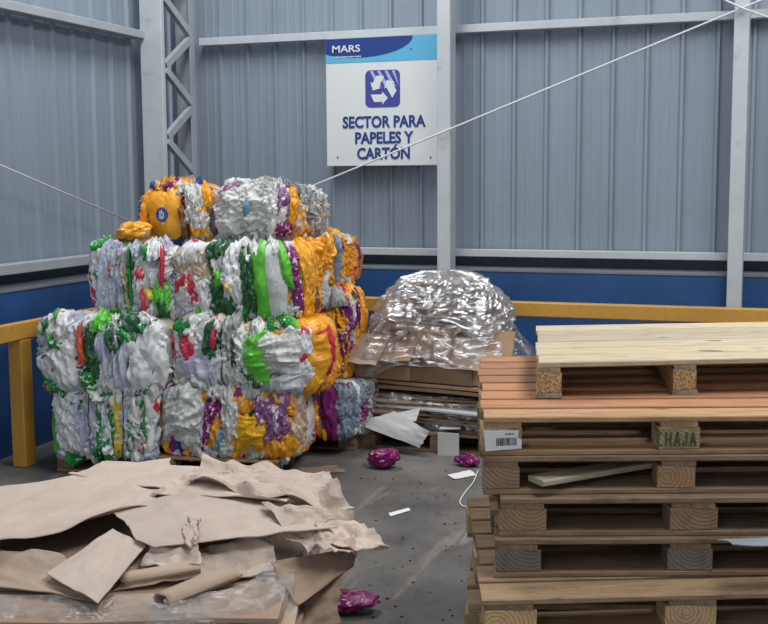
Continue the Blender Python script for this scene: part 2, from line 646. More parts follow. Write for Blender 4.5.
WHT, LAV, GRY = srgb(220, 222, 223), srgb(188, 192, 212), srgb(170, 172, 173)
GRN, DGN, LGN = srgb(34, 140, 62), srgb(44, 96, 62), srgb(98, 196, 62)
RED, YEL, ORG = srgb(206, 50, 78), srgb(226, 200, 66), srgb(240, 168, 40)
PUR, SKY, TAN, NVY = srgb(126, 34, 112), srgb(112, 164, 198), srgb(196, 178, 152), srgb(30, 52, 110)
S1 = (1, 1, 1)
PL = dict(
    white=plastic('white_film', WHT),
    lavender=plastic('lavender_white_film', LAV, bump=0.7),
    white_red=plastic('white_film_red_print', WHT, [(RED, 9, 0.57, (1, 1, 0.7))]),
    white_green=plastic('white_film_green_print', WHT, [(GRN, 10, 0.54, S1), (DGN, 13, 0.62, S1)]),
    white_yellow=plastic('white_film_yellow_print', WHT, [(YEL, 8, 0.58, S1)]),
    white_dark=plastic('white_film_dark_print', WHT, [(NVY, 16, 0.68, (1.6, 1.6, 0.5))]),
    grey=plastic('grey_clear_film', GRY, rough=0.25, bump=0.9),
    clear=plastic('milky_clear_film', srgb(206, 208, 206), rough=0.22, bump=1.0, scale=16),
    bluegrey=plastic('blue_grey_film', srgb(128, 142, 158), rough=0.25, bump=0.8),
    green=plastic('green_film', GRN),
    green_white=plastic('green_foil_white_print', GRN, [(WHT, 40, 0.62, S1)], rough=0.25),
    dgreen=plastic('dark_green_film', DGN, [(srgb(120, 190, 110), 12, 0.68, (1, 1, 0.6))]),
    lgreen=plastic('bright_green_film', LGN, [(srgb(190, 236, 160), 14, 0.72, (3, 3, 0.5))]),
    red=plastic('red_film', RED),
    coral=plastic('coral_film', srgb(218, 98, 66)),
    yellow=plastic('yellow_printed_film', YEL, [(srgb(60, 110, 60), 34, 0.68, S1)]),
    orange=plastic('orange_yellow_film', ORG),
    orange_red=plastic('orange_film_red_print', ORG, [(RED, 7, 0.6, S1), (srgb(250, 210, 120), 15, 0.72, S1)]),
    orange_blue=plastic('orange_film_blue_print', ORG, [(SKY, 8, 0.62, S1), (NVY, 18, 0.72, S1)]),
    orange_green=plastic('orange_film_green_print', ORG, [(srgb(40, 90, 50), 13, 0.64, S1), (srgb(120, 70, 40), 9, 0.68, S1)]),
    gold=plastic('gold_yellow_film', srgb(236, 178, 24), [(srgb(170, 120, 20), 22, 0.66, (1, 1, 3))]),
    purple=plastic('purple_film', PUR),
    purple_white=plastic('purple_film_white_print', PUR, [(srgb(225, 205, 225), 34, 0.60, S1)]),
    purple_clear=plastic('purple_under_clear_film', srgb(136, 88, 138), [(srgb(206, 190, 208), 20, 0.60, S1)], rough=0.22),
    sky=plastic('light_blue_film', SKY),
    blue=plastic('blue_film', srgb(46, 74, 160)),
    tan=plastic('tan_film', TAN),
    brown=plastic('brown_film', srgb(128, 90, 62)),
    pink_clear=plastic('clear_film_over_orange', srgb(206, 180, 160), [(ORG, 9, 0.56, S1), (PUR, 14, 0.68, S1)], rough=0.2, bump=0.9),
    clear_orange=plastic('clear_film_orange_print', srgb(196, 194, 196), [(ORG, 8, 0.55, S1), (NVY, 15, 0.7, S1)], rough=0.2, bump=0.9),
)
CORE = plastic('mixed_bag_mass', srgb(170, 172, 172), [(DGN, 11, 0.60, S1), (ORG, 9, 0.66, S1), (RED, 13, 0.68, S1)], bump=0.9)
CORE_O = plastic('mixed_orange_bag_mass', srgb(200, 140, 50), [(PUR, 12, 0.62, S1), (srgb(190, 190, 190), 8, 0.6, S1)], bump=0.9)

# ------------------------------------------------------------------ the setting


def floor_mat():
    b = NB('stained_concrete')
    v = b.coord()
    n1 = b.noise(v, 0.9, 6, 0.62, 0.4)
    n2 = b.noise(v, 5.0, 6, 0.7)
    n3 = b.noise(v, 60, 3, 0.6)
    col = b.ramp(n1, [(0.32, srgb(66, 65, 64)), (0.5, srgb(98, 96, 94)), (0.68, srgb(124, 122, 118))])
    col = b.mix(b.mask(n2, 0.52, 0.72), col, b.mix(1.0, col, (0.62, 0.61, 0.60, 1), 'MULTIPLY'))
    col = b.mix(b.mask(n3, 0.6, 0.75), col, b.mix(1.0, col, (0.75, 0.75, 0.75, 1), 'MULTIPLY'))
    v2 = b.coord((3.5, 0.5, 1))
    col = b.mix(b.mask(b.noise(v2, 1.6, 5, 0.7, 0.3), 0.58, 0.74), col, srgb(142, 132, 120))
    b.set(Base_Color=col, Roughness=b.ramp(n2, [(0.3, (0.5,) * 3), (0.7, (0.8,) * 3)]), Normal=b.bump(n3, 0.15, 0.005))
    return b.m


struct(box('floor', -8, 8, -4.5, 9.2, -0.1, 0, floor_mat()), 'dark stained concrete floor')
YB, XL = 8.62, -4.92                                        # cladding planes of the back and left wall
ROOF = 5.45
struct(box('added_ceiling', -8, 8, -1.2, 9.2, ROOF, ROOF + 0.08, M_CLAD), 'unseen grey metal roof added to control sky light')  # roof added out of view to control the sky light
struct(box('added_front_wall', 1.6, 7.1, -1.3, -1.2, 0, ROOF, M_CLAD), 'unseen grey metal wall added to darken the left wall')  # added out of view so less light reaches the left wall
struct(box('added_right_wall', 7.0, 7.1, -1.2, 9.2, 0, ROOF, M_CLAD), 'unseen grey metal side wall added to block light')  # added out of view to stop light coming from the right


def clad_profile(length, pitch=0.245, ribs=True):
    """trapezoid profile (along, depth toward the room)"""
    pts, x = [], 0.0
    k = int(round(length / pitch))
    for i in range(k):
        b = i * pitch
        pts += [(b, 0), (b + 0.062, 0), (b + 0.070, 0.0018), (b + 0.082, 0.0018), (b + 0.09, 0), (b + 0.134, 0), (b + 0.142, 0.0018),
                (b + 0.154, 0.0018), (b + 0.162, 0), (b + 0.199, 0), (b + 0.214, 0.024), (b + 0.233, 0.024)]
    pts.append((k * pitch, 0))
    return pts


def clad_sheet(parent, axis, start, length, base, z0, z1):
    pr = clad_profile(length)
    V, F = [], []
    for z in (z0, z1):
        for a, d in pr:
            V.append((start + a, base - d, z) if axis == 'x' else (base + d, start + a, z))
    n = len(pr)
    for i in range(n - 1):
        q = (i, i + 1, n + i + 1, n + i)
        F.append(q if axis == 'x' else q[::-1])
    o = pyd('cladding_sheet', V, F, M_CLAD, parent)
    return o


wall_back = struct(box('wall_back', -5.3, 7.0, 8.46, 8.80, 0, 1.10, M_BLUE), 'blue painted masonry wall under grey ribbed cladding')
box('wall_ledge', -5.3, 7.0, 8.455, 8.80, 1.10, 1.118, M_LEDGE, wall_back)
box('gap_shade_strip', -5.3, 7.0, 8.74, 8.80, 1.118, 1.26, M_GAP_SHADE, wall_back)  # dark strip paints the shade gap below the back cladding
x = -4.9
while x < 6.9:
    clad_sheet(wall_back, 'x', x, 0.98, YB, 1.215, ROOF)
    x += 0.98
for z0, z1 in ((1.207, 1.262), (2.884, 2.945), (4.4, 4.46)):
    for xa, xb in ((-4.58, -2.53), (-2.53, -0.345), (-0.345, 3.0), (3.0, 7.0)):
        bbox('girt', xa + 0.002, xb - 0.002, 8.50, 8.585, z0, z1, M_STEEL, wall_back, 0.004, 1)

wall_left = struct(box('wall_left', -5.25, -4.80, -4.5, 8.46, 0, 1.08, M_BLUE), 'blue painted side wall under grey ribbed cladding')
box('wall_ledge', -5.25, -4.795, -4.5, 8.455, 1.08, 1.098, M_LEDGE, wall_left)
box('gap_shade_strip', -5.25, -5.05, -4.5, 8.455, 1.098, 1.26, M_GAP_SHADE, wall_left)  # same painted shade strip below the left cladding
y = -4.5
while y < 8.4:
    clad_sheet(wall_left, 'y', y, 0.98, XL, 1.20, ROOF)
    y += 0.98
for z0, z1 in ((1.195, 1.262), (2.895, 2.955), (4.4, 4.46)):
    bbox('girt', XL + 0.03, -4.775, -4.5, 7.995 if z0 > 1.5 else 8.40, z0, z1, M_STEELD, wall_left, 0.004, 1)


def column(xc, w, label):
    t = thing('steel_column', label, 'column', (xc, 8.38, 0), 0, 'steel wall columns')
    bbox('post', -w / 2, w / 2, -0.08, 0.07, 0, ROOF, M_STEEL, t, 0.004, 1)
    bbox('base_plate', -w / 2 - 0.06, w / 2 + 0.06, -0.13, 0.075, 0, 0.015, M_STEELD, t, 0.003, 1)
    return t


column(-2.445, 0.102, 'white steel column at the right edge of the sign')
column(-0.345, 0.102, 'white steel column behind the pallet stack')

# lattice column in the corner
lc = thing('lattice_column', 'grey steel lattice column with zigzag braces in the corner', 'column', (-4.70, 8.02, 0))
bbox('chord', -0.12, 0.07, -0.02, 0.03, 0, ROOF, M_STEEL, lc, 0.004, 1)
boxes('chord', [(0.04, 0.10, 0.43, 0.455, 0, ROOF), (-0.06, 0.04, 0.43, 0.44, 0, ROOF), (0.09, 0.10, 0.38, 0.43, 0, ROOF)], M_STEELD, lc)
zc, side = 0.49, 0
while zc < ROOF - 0.4:
    a = np.array([0.055, 0.05, zc]) if side == 0 else np.array([0.085, 0.41, zc])
    b_ = np.array([0.085, 0.41, zc + 0.245]) if side == 0 else np.array([0.055, 0.05, zc + 0.245])
    d = b_ - a
    n1 = np.array([1.0, 0, 0])
    n2 = np.cross(d / np.linalg.norm(d), n1)
    V = []
    for p in (a, b_):
        for s1, s2 in ((-0.02, -0.028), (0.02, -0.028), (0.02, 0.028), (-0.02, 0.028)):
            V.append(p + n1 * s1 + n2 * s2)
    pyd('brace', V, [(0, 1, 2, 3), (7, 6, 5, 4), (0, 4, 5, 1), (1, 5, 6, 2), (2, 6, 7, 3), (3, 7, 4, 0)], M_STEELD, lc)
    zc += 0.275
    side ^= 1

# bracing rods
tag(tube('bracing_rod', [at_y(150, 260, 8.27), at_y(310, 187, 8.27), at_y(742, 8, 8.27), at_y(800, -16, 8.27)], 0.007, M_CABLE),
    'long thin steel rod rising from the bales past the sign', 'rod')
tag(tube('bracing_rod', [at_y(640, -40, 8.25), at_y(742, 8, 8.25), at_y(1000, 100, 8.25)], 0.007, M_CABLE),
    'short thin steel rod falling to the right at the top right column', 'rod')
tag(tube('bracing_rod', [at_x(-120, 112, -4.70), at_x(0, 165, -4.70), at_x(143, 227, -4.70)], 0.006, M_CABLE),
    'thin steel rod sloping down along the left wall behind the bales', 'rod')

# yellow guard rails
gr = thing('guard_rail', 'yellow guard rail with square post along the left wall', 'guard rail', (-4.50, 5.95, 0), 0, 'yellow guard rails')
bbox('rail', -0.05, 0.0, -6.0, 2.13, 0.815, 0.925, M_YEL, gr, 0.006, 1)
for py_ in (0.0, -3.0, -5.9):
    bbox('post', -0.10, 0.0, py_, py_ + 0.11, 0, 0.813, M_YEL, gr, 0.006, 1)
gr = thing('guard_rail', 'yellow guard rail running along the blue back wall', 'guard rail', (-4.5, 8.0, 0), 0, 'yellow guard rails')
bbox('rail', 0.105, 5.6, 0.0, 0.09, 0.82, 0.922, M_YEL, gr, 0.006, 1)
for px_ in (1.0, 5.2):
    bbox('post', px_, px_ + 0.16, 0.0, 0.16, 0, 0.818, M_YEL, gr, 0.006, 1)

# ------------------------------------------------------------------ the sign
SY = 8.47
bl, tr_ = at_y(327, 166.3, SY), at_y(440, 37.5, SY)
SW, SH = tr_[0] - bl[0], 2.882 - bl[2]
sg = thing('wall_sign', 'white sign with blue header and recycling emblem beside the column', 'sign', bl)
bbox('panel', 0, SW, 0, 0.02, 0, SH, M_WHITE, sg, 0.003, 1)
hz = SH * 0.81
box('header', 0.002, SW - 0.002, -0.003, 0.0, hz, SH - 0.002, M_CYAN, sg)
pts = []
for k in range(25):
    t = math.pi + math.pi * k / 24
    xx, zz = SW * 0.30 + SW * 0.47 * math.cos(t), SH - 0.002 + (SH - hz) * 0.80 * math.sin(t)
    pts.append((max(0.003, xx), zz if xx > 0.003 else zz))
prism('header_arc', pts, -0.005, -0.003, M_NAVY, sg)
text_mesh('lettering', 'MARS', 0.074, M_WHITE, sg, SW * 0.185, SH - 0.105, -0.007, 0.001, sx=1.28)
sb = []
for k in range(20):
    x0 = SW * 0.07 + k * SW * 0.0125
    sb.append((x0, x0 + SW * (0.009 if k % 5 else 0.004), -0.0065, -0.005, SH - 0.146, SH - 0.137))
boxes('small_lettering', sb, M_WHITE, sg)['kind'] = 'stuff'
# emblem
ex, ez, es = SW * 0.505, SH * 0.60, SW * 0.152


def round_rect(cx, cz, s, r_, n=5):
    out = []
    for qx, qz, a0 in ((1, 1, 0), (-1, 1, 90), (-1, -1, 180), (1, -1, 270)):
        for k in range(n + 1):
            a = math.radians(a0 + 90 * k / n)
            out.append((cx + qx * (s - r_) + r_ * math.cos(a), cz + qz * (s - r_) + r_ * math.sin(a)))
    return out


em = prism('emblem', round_rect(ex, ez, es, es * 0.28), -0.003, 0.0, M_INDIGO, sg)
for k in range(4):
    x0 = ex - es * 0.72 + k * es * 0.42
    pp = [(x0, ez + es * 0.96), (x0 + es * 0.16, ez + es * 0.96), (x0 + es * 0.16 + es * 0.5, ez + es * 0.1), (x0 + es * 0.34 + es * 0.1, ez + es * 0.1)]
    pp = [(min(ex + es * 0.95, a), c) for a, c in pp]
    prism('emblem_stripe', pp, -0.0045, -0.003, M_LILAC, em)
arrow = [(-0.52, -0.72), (-0.02, -0.72), (-0.02, -0.88), (0.34, -0.50), (-0.02, -0.12), (-0.02, -0.28), (-0.74, -0.28)]
for k in range(3):
    a = math.radians(120 * k)
    prism('recycling_arrow', [(ex + es * 0.92 * (px * math.cos(a) - pz * math.sin(a)), ez + es * 0.92 * (px * math.sin(a) + pz * math.cos(a)) - es * 0.05) for px, pz in arrow], -0.007, -0.0045, M_WHITE, em)
for body, fx, fz in (('SECTOR PARA', 0.51, 0.302), ('PAPELES Y', 0.51, 0.178), ('CARTÓN', 0.51, 0.055)):
    text_mesh('lettering', body, 0.122, M_NAVY, sg, SW * fx, SH * fz, -0.0035, 0.0032, sx=0.86)
for fx, fz in ((0.10, 0.07), (0.92, 0.06), (0.755, 0.895)):
    o = tube('screw', [(SW * fx, -0.006, SH * fz), (SW * fx, 0.0, SH * fz)], 0.006, M_BLACK, sg, 8)

# ------------------------------------------------------------------ pallets
BOARDS = {}


def board_mesh(L, W, T, mat, sh=0.0):
    """board along local x, centre at origin, chamfered long edges"""
    key = (round(L, 3), round(W, 3), round(T, 3), mat.name, sh)
    if key in BOARDS:
        return BOARDS[key]
    c = min(0.003, T * 0.2)
    y, z = W / 2, T / 2
    pr = [(-y + c, -z), (y - c, -z), (y, -z + c), (y, z - c), (y - c, z), (-y + c, z), (-y, z - c), (-y, -z + c)]
    V = [(-L / 2 + sh * a, a, b) for a, b in pr] + [(L / 2 + sh * a, a, b) for a, b in pr]
    F = [tuple(range(8))[::-1], tuple(range(8, 16))] + [(k, (k + 1) % 8, 8 + (k + 1) % 8, 8 + k) for k in range(8)]
    me = bpy.data.meshes.new('board')
    me.from_pydata(V, [], F)
    me.materials.append(mat)
    BOARDS[key] = me
    return me


def put(name, me, parent, loc, rz=0.0, rx=0.0, ry=0.0):
    o = bpy.data.objects.new(name, me)
    COL.objects.link(o)
    o.parent = parent
    o.location = loc
    o.rotation_euler = (rx, ry, rz)
    return o


def pallet(label, loc, rot, W, D, H, mdeck, mblock, nd=7, bw=0.10, seed=1, mbot=None, bottom='x', block_w=0.115, block_d=0.13, group='stacked wooden pallets', shear=0.0):
    """origin at the front left foot; deck boards run left to right"""
    rs = random.Random(seed)
    t = thing('wooden_pallet', label, 'pallet', loc, math.radians(rot), group)
    mbot = mbot or mdeck
    tb, ts, td = 0.016, 0.017, 0.018
    hb = H - tb - ts - td
    xs = (block_w / 2, W / 2, W - block_w / 2)
    ys = (block_d / 2 + 0.004, D / 2, D - block_d / 2 - 0.004)
    if bottom == 'x':
        for yy, wb_ in ((0.085, 0.165), (D / 2, 0.12), (D - 0.07, 0.13)):
            put('bottom_board', board_mesh(W, wb_, tb, mbot, shear), t, (W / 2 + shear * yy + rs.uniform(-.004, .004), yy, tb / 2), rs.uniform(-.003, .003))
    else:
        for xx in xs:
            put('bottom_board', board_mesh(D * 1.02, 0.085, tb, mbot), t, (xx + shear * D / 2, D / 2, tb / 2), math.pi / 2 - math.atan(shear))
    for xx in xs:
        for yy in ys:
            put('block', board_mesh(block_w, block_d, hb, mblock, shear), t, (xx + shear * yy + rs.uniform(-.006, .006), yy, tb + hb / 2), rs.uniform(-.03, .03))
        put('stringer_board', board_mesh(D - 0.006, block_w * 0.9, ts, mbot), t, (xx + shear * D / 2, D / 2, tb + hb + ts / 2), math.pi / 2 - math.atan(shear))
    for k in range(nd):
        yy = bw / 2 + (D - bw) * k / (nd - 1)
        m = mdeck[k % len(mdeck)] if isinstance(mdeck, list) else mdeck
        put('deck_board', board_mesh(W, bw, td, m, shear), t, (W / 2 + shear * yy + rs.uniform(-.008, .008), yy, H - td / 2 - 0.0005), rs.uniform(-.004, .004))
    return t


PH = 0.12
stack_mats = [(W_OLD, E_GREY), (W_GREY, E_OLD), (W_OLD, E_OLD), (W_DRY, E_OLD), (W_DRY, E_TAN)]
lab5 = ['weathered pallet at the foot of the stack', 'weathered pallet second from the floor', 'weathered pallet third from the floor',
        'old pallet with ends sticking out left low in stack', 'old pallet whose wide top board juts forward below grey block']
c6 = at_z(484, 600, 0.60)
c7 = at_z(466, 604, 0.48)
offs = [(-0.02, 0.02), (0.03, 0.01), (-0.01, 0.05), None, None]
for k in range(5):
    if k == 4:
        loc, rot = c6, 22.5
    elif k == 3:
        loc, rot = c7, 17.5
    else:
        loc, rot = (c6[0] + offs[k][0], c6[1] + offs[k][1], 0), 20 + k
    pallet(lab5[k], (loc[0], loc[1], k * PH), rot, 1.22, 1.08 if k == 4 else 1.0, PH, stack_mats[k][0], stack_mats[k][1], nd=7 if k == 4 else 6, bw=0.135, seed=10 + k, block_w=0.15 if k == 4 else 0.13, shear=0.08)
c5 = at_z(495, 578, 0.60)
pallet('grey weathered pallet with grey end blocks in mid stack', (c5[0], c5[1], 5 * PH), 19.6, 1.18, 1.05, PH, W_OLD, E_GREY, 7, 0.11, 21, block_w=0.135, shear=0.07)
c4 = at_z(498, 537, 0.72)
pallet('brown pallet with splintered top board in mid stack', (c4[0], c4[1], 6 * PH), 19.2, 1.18, 1.05, PH, W_OLD, E_OLD, 7, 0.11, 22, block_w=0.145, shear=0.07)
c3 = at_z(482, 495, 0.84)
pallet('old brown pallet holding a loose plank', (c3[0], c3[1], 7 * PH), 19.4, 1.2, 1.05, PH, W_OLD, E_OLD, 7, 0.11, 23, block_w=0.115, shear=0.07)
c2 = at_z(482, 456, 0.96)
p2_ = pallet('orange pine pallet with white barcode card and green stencil', (c2[0], c2[1], 8 * PH), 19.4, 1.2, 1.20, PH, [W_TAN, W_ORANGE, W_ORANGE, W_ORANGE, W_ORANGE, W_ORANGE, W_ORANGE, W_ORANGE], E_TAN, 8, 0.125, 24, mbot=W_TAN, block_w=0.125, shear=0.075)
c1 = at_z(537, 398.5, 1.08)
pallet('pale new pine pallet on top of the stack', (c1[0], c1[1], 9 * PH), 24.5, 1.0, 0.93, PH, W_PALE, W_CHIP, 6, 0.148, 25, mbot=W_PALE, bottom='y', block_w=0.08, block_d=0.30, shear=0.225)

# barcode card and stencil on the orange pallet's front blocks
card = thing('barcode_card', 'white barcode card stapled to the left block of orange pallet', 'label', (0, 0, 0), 0)
R2 = Matrix.Translation((c2[0], c2[1], 8 * PH)) @ Matrix.Rotation(math.radians(19.4), 4, 'Z')
card.matrix_world = R2 @ Matrix.Translation((0.010, -0.006, 0.014)) @ Matrix.Rotation(math.radians(-2), 4, 'Y') @ Matrix.Scale(1.12, 4)
prism('card', [(0, 0.002), (0.098, 0.006), (0.099, 0.03), (0.088, 0.036), (0.092, 0.056), (-0.003, 0.060)], -0.0015, 0.0, M_PAPERW, card)
bars = []
rs = random.Random(5)
xx = 0.03
while xx < 0.085:
    w_ = rs.choice([0.001, 0.0018, 0.0026])
    bars.append((xx, xx + w_, -0.0022, -0.0015, 0.016, 0.037))
    xx += w_ + rs.choice([0.001, 0.0018])
boxes('barcode', bars, M_BLACK, card)['kind'] = 'stuff'
boxes('print_line', [(0.055, 0.063, -0.0022, -0.0015, 0.046, 0.049), (0.065, 0.07, -0.0022, -0.0015, 0.045, 0.05), (0.072, 0.078, -0.0022, -0.0015, 0.046, 0.049)], M_BLACK, card)
V_, F_ = [], []


def stroke(pts):
    n = len(V_)
    for yy in (-0.0012, 0.0):
        V_.extend((0.532 + a, yy, 0.026 + c) for a, c in pts)
    F_.extend([(n, n + 1, n + 2, n + 3), (n, n + 4, n + 5, n + 1), (n + 1, n + 5, n + 6, n + 2), (n + 2, n + 6, n + 7, n + 3), (n + 3, n + 7, n + 4, n)])


def bar(x0, x1, z0, z1):
    stroke([(x0, z0), (x1, z0), (x1, z1), (x0, z1)])


lw, lh = 0.0065, 0.044
bar(0, lw, 0.006, lh - .006); bar(0.003, 0.016, 0, .007); bar(0.003, 0.016, lh - .007, lh)
bar(.024, .024 + lw, 0, lh); bar(.038, .038 + lw, 0, lh); bar(.0305, .038, .018, .025)
for ax in (.050, .098):
    stroke([(ax, 0), (ax + lw, 0), (ax + .0135, lh), (ax + .008, lh)])
    stroke([(ax + .016, 0), (ax + .016 + lw, 0), (ax + .0145, lh), (ax + .009, lh)])
    bar(ax + .005, ax + .018, .012, .018)
bar(.086, .086 + lw, .005, lh); bar(.077, .0905, 0, .007); bar(.077, .082, .004, .014)
st = pyd('stencil_lettering', V_, F_, M_GREENINK, p2_)
st['label'] = 'green stencil letters'

# plank inside the third pallet and folded paper deeper in the stack
pa, pb = at_z(520, 484, 0.862), at_z(664, 462, 0.92)
d = pb - pa
L = float(np.linalg.norm(d))
me = board_mesh(L * 1.12, 0.085, 0.018, W_PALE)
pl = bpy.data.objects.new('loose_plank', me)
COL.objects.link(pl)
a0 = at_z(526, 484, 0.878)
dirv = np.array([math.cos(math.radians(45)), math.sin(math.radians(45)), 0])
pl.matrix_world = Matrix.Translation(tuple(a0 + dirv * 0.29 + np.array([0, 0, 0.012]))) @ Matrix.Rotation(math.radians(45), 4, 'Z') @ Matrix.Rotation(math.radians(-1.5), 4, 'Y')
tag(pl, 'loose pale plank lying slantwise inside the old brown pallet', 'plank')

# ------------------------------------------------------------------ bales


class Bale:
    def __init__(self, label, box_px, D, depth, rot, core, power=5.0, seed=0, zb=None, squash=1.0):
        x0, x1, y0, y1 = box_px
        ang = math.radians(rot)
        fc = at_d((x0 + x1) / 2, (y0 + y1) / 2, D)
        top, bot = at_d((x0 + x1) / 2, y0, D)[2], at_d((x0 + x1) / 2, y1, D)[2]
        if zb is not None:
            bot = zb
        self.h = top - bot
        self.w = (x1 - x0) * D / FPX * squash * 1.03
        self.d = depth
        self.n = power * 1.6
        self.seed = seed
        e2 = np.array([-math.sin(ang), math.cos(ang), 0])
        c = fc + e2 * depth / 2
        c[2] = bot
        self.top = top
        self.t = thing('plastic_bale', label, 'bale', c, ang, 'bales of crushed plastic bags')
        nu, nv = 72, 40
        s = np.linspace(-4, 4, nu, endpoint=False)[:, None] + np.zeros((1, nv))
        v = np.linspace(-1.98, 1.98, nv)[None, :] + np.zeros((nu, 1))
        P, N = self.surf(s, v)
        q = P * np.array([9, 9, 5.0])
        off = 0.022 * fbm(q, seed + 3, 3) + 0.012 * (1 - 2 * np.abs(noise3(P * np.array([16, 16, 7]), seed + 9))) - 0.012
        P = P + N * off[..., None]
        grid_obj('bag_mass', P, core, self.t, close_u=True)
        self.k = 0

    def surf(self, s, v):
        th, ph = s * math.pi / 4, v * math.pi / 4
        d = np.stack([np.sin(th) * np.cos(ph), -np.cos(th) * np.cos(ph), np.sin(ph)], -1)
        n = self.n
        t = (np.abs(d) ** n).sum(-1) ** (-1 / n)
        q = d * t[..., None]
        half = np.array([self.w / 2, self.d / 2, self.h / 2])
        P = q * half
        N = np.sign(q) * np.abs(q) ** (n - 1) / half
        N /= np.linalg.norm(N, axis=-1, keepdims=True) + 1e-9
        lump = 0.02 * fbm(P * 4.0, self.seed + 77, 2)
        P = P + N * lump[..., None]
        P[..., 2] += self.h / 2
        return P, N

    def bag(self, s0, v0, ds, dv, mat, rot=0, lift=0.02, wr=0.012, fx=15.0, fy=3.0, name='plastic_bag', res=None, ragged=0.55, sag=0.0):
        self.k += 1
        sd = self.seed * 131 + self.k * 7
        ar = max(0.02, ds * self.w), max(0.02, dv * self.h)
        nu = res[0] if res else int(min(44, max(12, ar[0] / 0.0055)))
        nv = res[1] if res else int(min(40, max(12, ar[1] / 0.008)))
        u, w = np.meshgrid(np.linspace(-1, 1, nu), np.linspace(-1, 1, nv), indexing='ij')
        a = u * ds * (1 + 0.40 * ragged * facet(w * 2.1, u * 0.3 + 1.3, sd)) + 0.22 * ragged * ds * facet(w * 1.2, 0 * w + 5.1, sd + 1)
        b = w * dv * (1 + 0.34 * ragged * facet(u * 2.3, w * 0.3 + 2.7, sd + 2)) + 0.15 * ragged * dv * facet(u * 1.1, 0 * w + 9.1, sd + 4)
        r = math.radians(rot)
        asp = self.h / self.w
        s = s0 + a * math.cos(r) - b * asp * math.sin(r)
        v = v0 + a / asp * math.sin(r) + b * math.cos(r)
        P, N = self.surf(s, v)
        e = np.minimum(1 - np.abs(u), 1 - np.abs(w))
        lift = lift * 0.75
        t = np.clip(e / 0.09, 0, 1) ** 0.5
        qa, qb = a * fx * 1.1, b * fy * 1.3
        fold = facet(qa + 0.5 * qb * math.sin(sd), qb, sd + 6)
        fine = facet(qa * 2.1 + 3.3, qb * 2.6 - qa * 0.6, sd + 8)
        fold2 = creases(u, w, sd + 11, 5)
        off = -0.006 + (lift + 0.010) * t * (0.6 + 0.4 * (1 - u * u) * (1 - w * w)) + 1.25 * wr * t * (1.0 * fold + 0.5 * fine + 0.7 * fold2)
        P = P + N * off[..., None]
        if sag:
            P[..., 2] -= sag * t * (1 - w) / 2
        return grid_obj(name, P, PL[mat], self.t, smooth=False)

    def seams(self, palette, seed, s0=-1.05, s1=1.05, n=9):
        """loose film hanging out along the lower and upper edge"""
        rs = random.Random(seed)
        for k in range(n):
            for v0 in (-0.92, 0.98):
                s_ = s0 + (s1 - s0) * (k + rs.uniform(0, 1)) / n
                self.bag(s_, v0 + rs.uniform(-.08, .08), rs.uniform(.08, .2), rs.uniform(.14, .30), rs.choice(palette), rs.gauss(0, 40), rs.uniform(.03, .075), rs.uniform(.014, .024), 10, 5,
                         ragged=1.2, sag=rs.uniform(0, .03))

    def wire(self, s0, v0, v1, wob=0.03):
        v = np.linspace(v0, v1, 40)
        s = s0 + wob * facet(v * 3.0, v * 0 + s0, self.seed)
        P, N = self.surf(s, v)
        return tube('baling_wire', P + N * 0.032, 0.0028, M_BLACK, self.t, 5)

    def fill(self, palette, faces, cols, rows, seed):
        """random folded strips over the faces in view"""
        rs = random.Random(seed)
        for (sa, sb_, va, vb, nc, nr) in faces:
            for i in range(nc):
                for j in range(nr):
                    s0 = sa + (sb_ - sa) * (i + 0.5 + rs.uniform(-.25, .25)) / nc
                    v0 = va + (vb - va) * (j + 0.5 + rs.uniform(-.25, .25)) / nr
                    self.bag(s0, v0, (sb_ - sa) / nc * rs.uniform(.5, .85), (vb - va) / nr * rs.uniform(.55, .95), rs.choice(palette), rs.gauss(0, 26),
                             rs.uniform(.002, .022), rs.uniform(.010, .020), rs.uniform(9, 20), rs.uniform(2, 7), ragged=1.0)


WH = ['white', 'lavender', 'white', 'white_red', 'white_green', 'clear', 'white_dark', 'lavender']
WG = WH + ['green_white', 'dgreen', 'lgreen']
OR = ['orange', 'orange_blue', 'orange_green', 'orange_red', 'purple_white', 'orange', 'clear']
FRONT = (-1, 1, -1, 1, 8, 3)
TOP = (-1, 1, 1.05, 2.2, 5, 2)
RIGHT = (1, 2.4, -1, 1, 5, 3)
LEFT = (-2, -1, -1, 1, 2, 2)

bp = at_d(190, 470, 6.95)
# bottom tier
B1 = Bale('bottom left bale of white lavender and green bags', (49, 160, 391, 461), 7.05, 0.62, 10, CORE, 5, 1, zb=0.122)
B1.fill(WH, [FRONT, LEFT, TOP], 0, 0, 101)
B1.bag(-1.12, -0.15, 0.16, 0.95, 'lgreen', 0, 0.03, 0.014, 5, 1.0, sag=0.05)
B1.bag(-0.78, 0.05, 0.22, 0.95, 'white', 4, 0.03, 0.014)
for s_, d_, m_ in ((-0.55, .13, 'lavender'), (-0.36, .13, 'lavender'), (-0.22, .12, 'lavender'), (-0.08, .09, 'green_white'), (0.06, .1, 'white'), (0.2, .08, 'green_white'),
                   (0.34, .09, 'yellow'), (0.47, .08, 'lavender'), (0.58, .08, 'green_white'), (0.68, .07, 'white'), (0.78, .08, 'green_white'), (0.9, .08, 'white')):
    B1.bag(s_, -0.05, d_, 0.98, m_, random.Random(int(s_ * 100)).uniform(-5, 5), 0.026, 0.014, 8, 1.2)
B1.bag(0.08, 0.86, 0.24, 0.2, 'green_white', 0, 0.03)
B2 = Bale('bottom right bale of purple yellow and clear bags', (156, 297, 386, 465), 6.98, 0.62, 8, CORE_O, 5, 2, zb=0.122)
B2.fill(OR + ['grey', 'purple_clear'], [FRONT, RIGHT], 0, 0, 102)
B2.bag(-0.97, -0.35, .09, .55, 'tan', 0, .03)
B2.bag(-0.97, -0.75, .09, .25, 'orange', 0, .03)
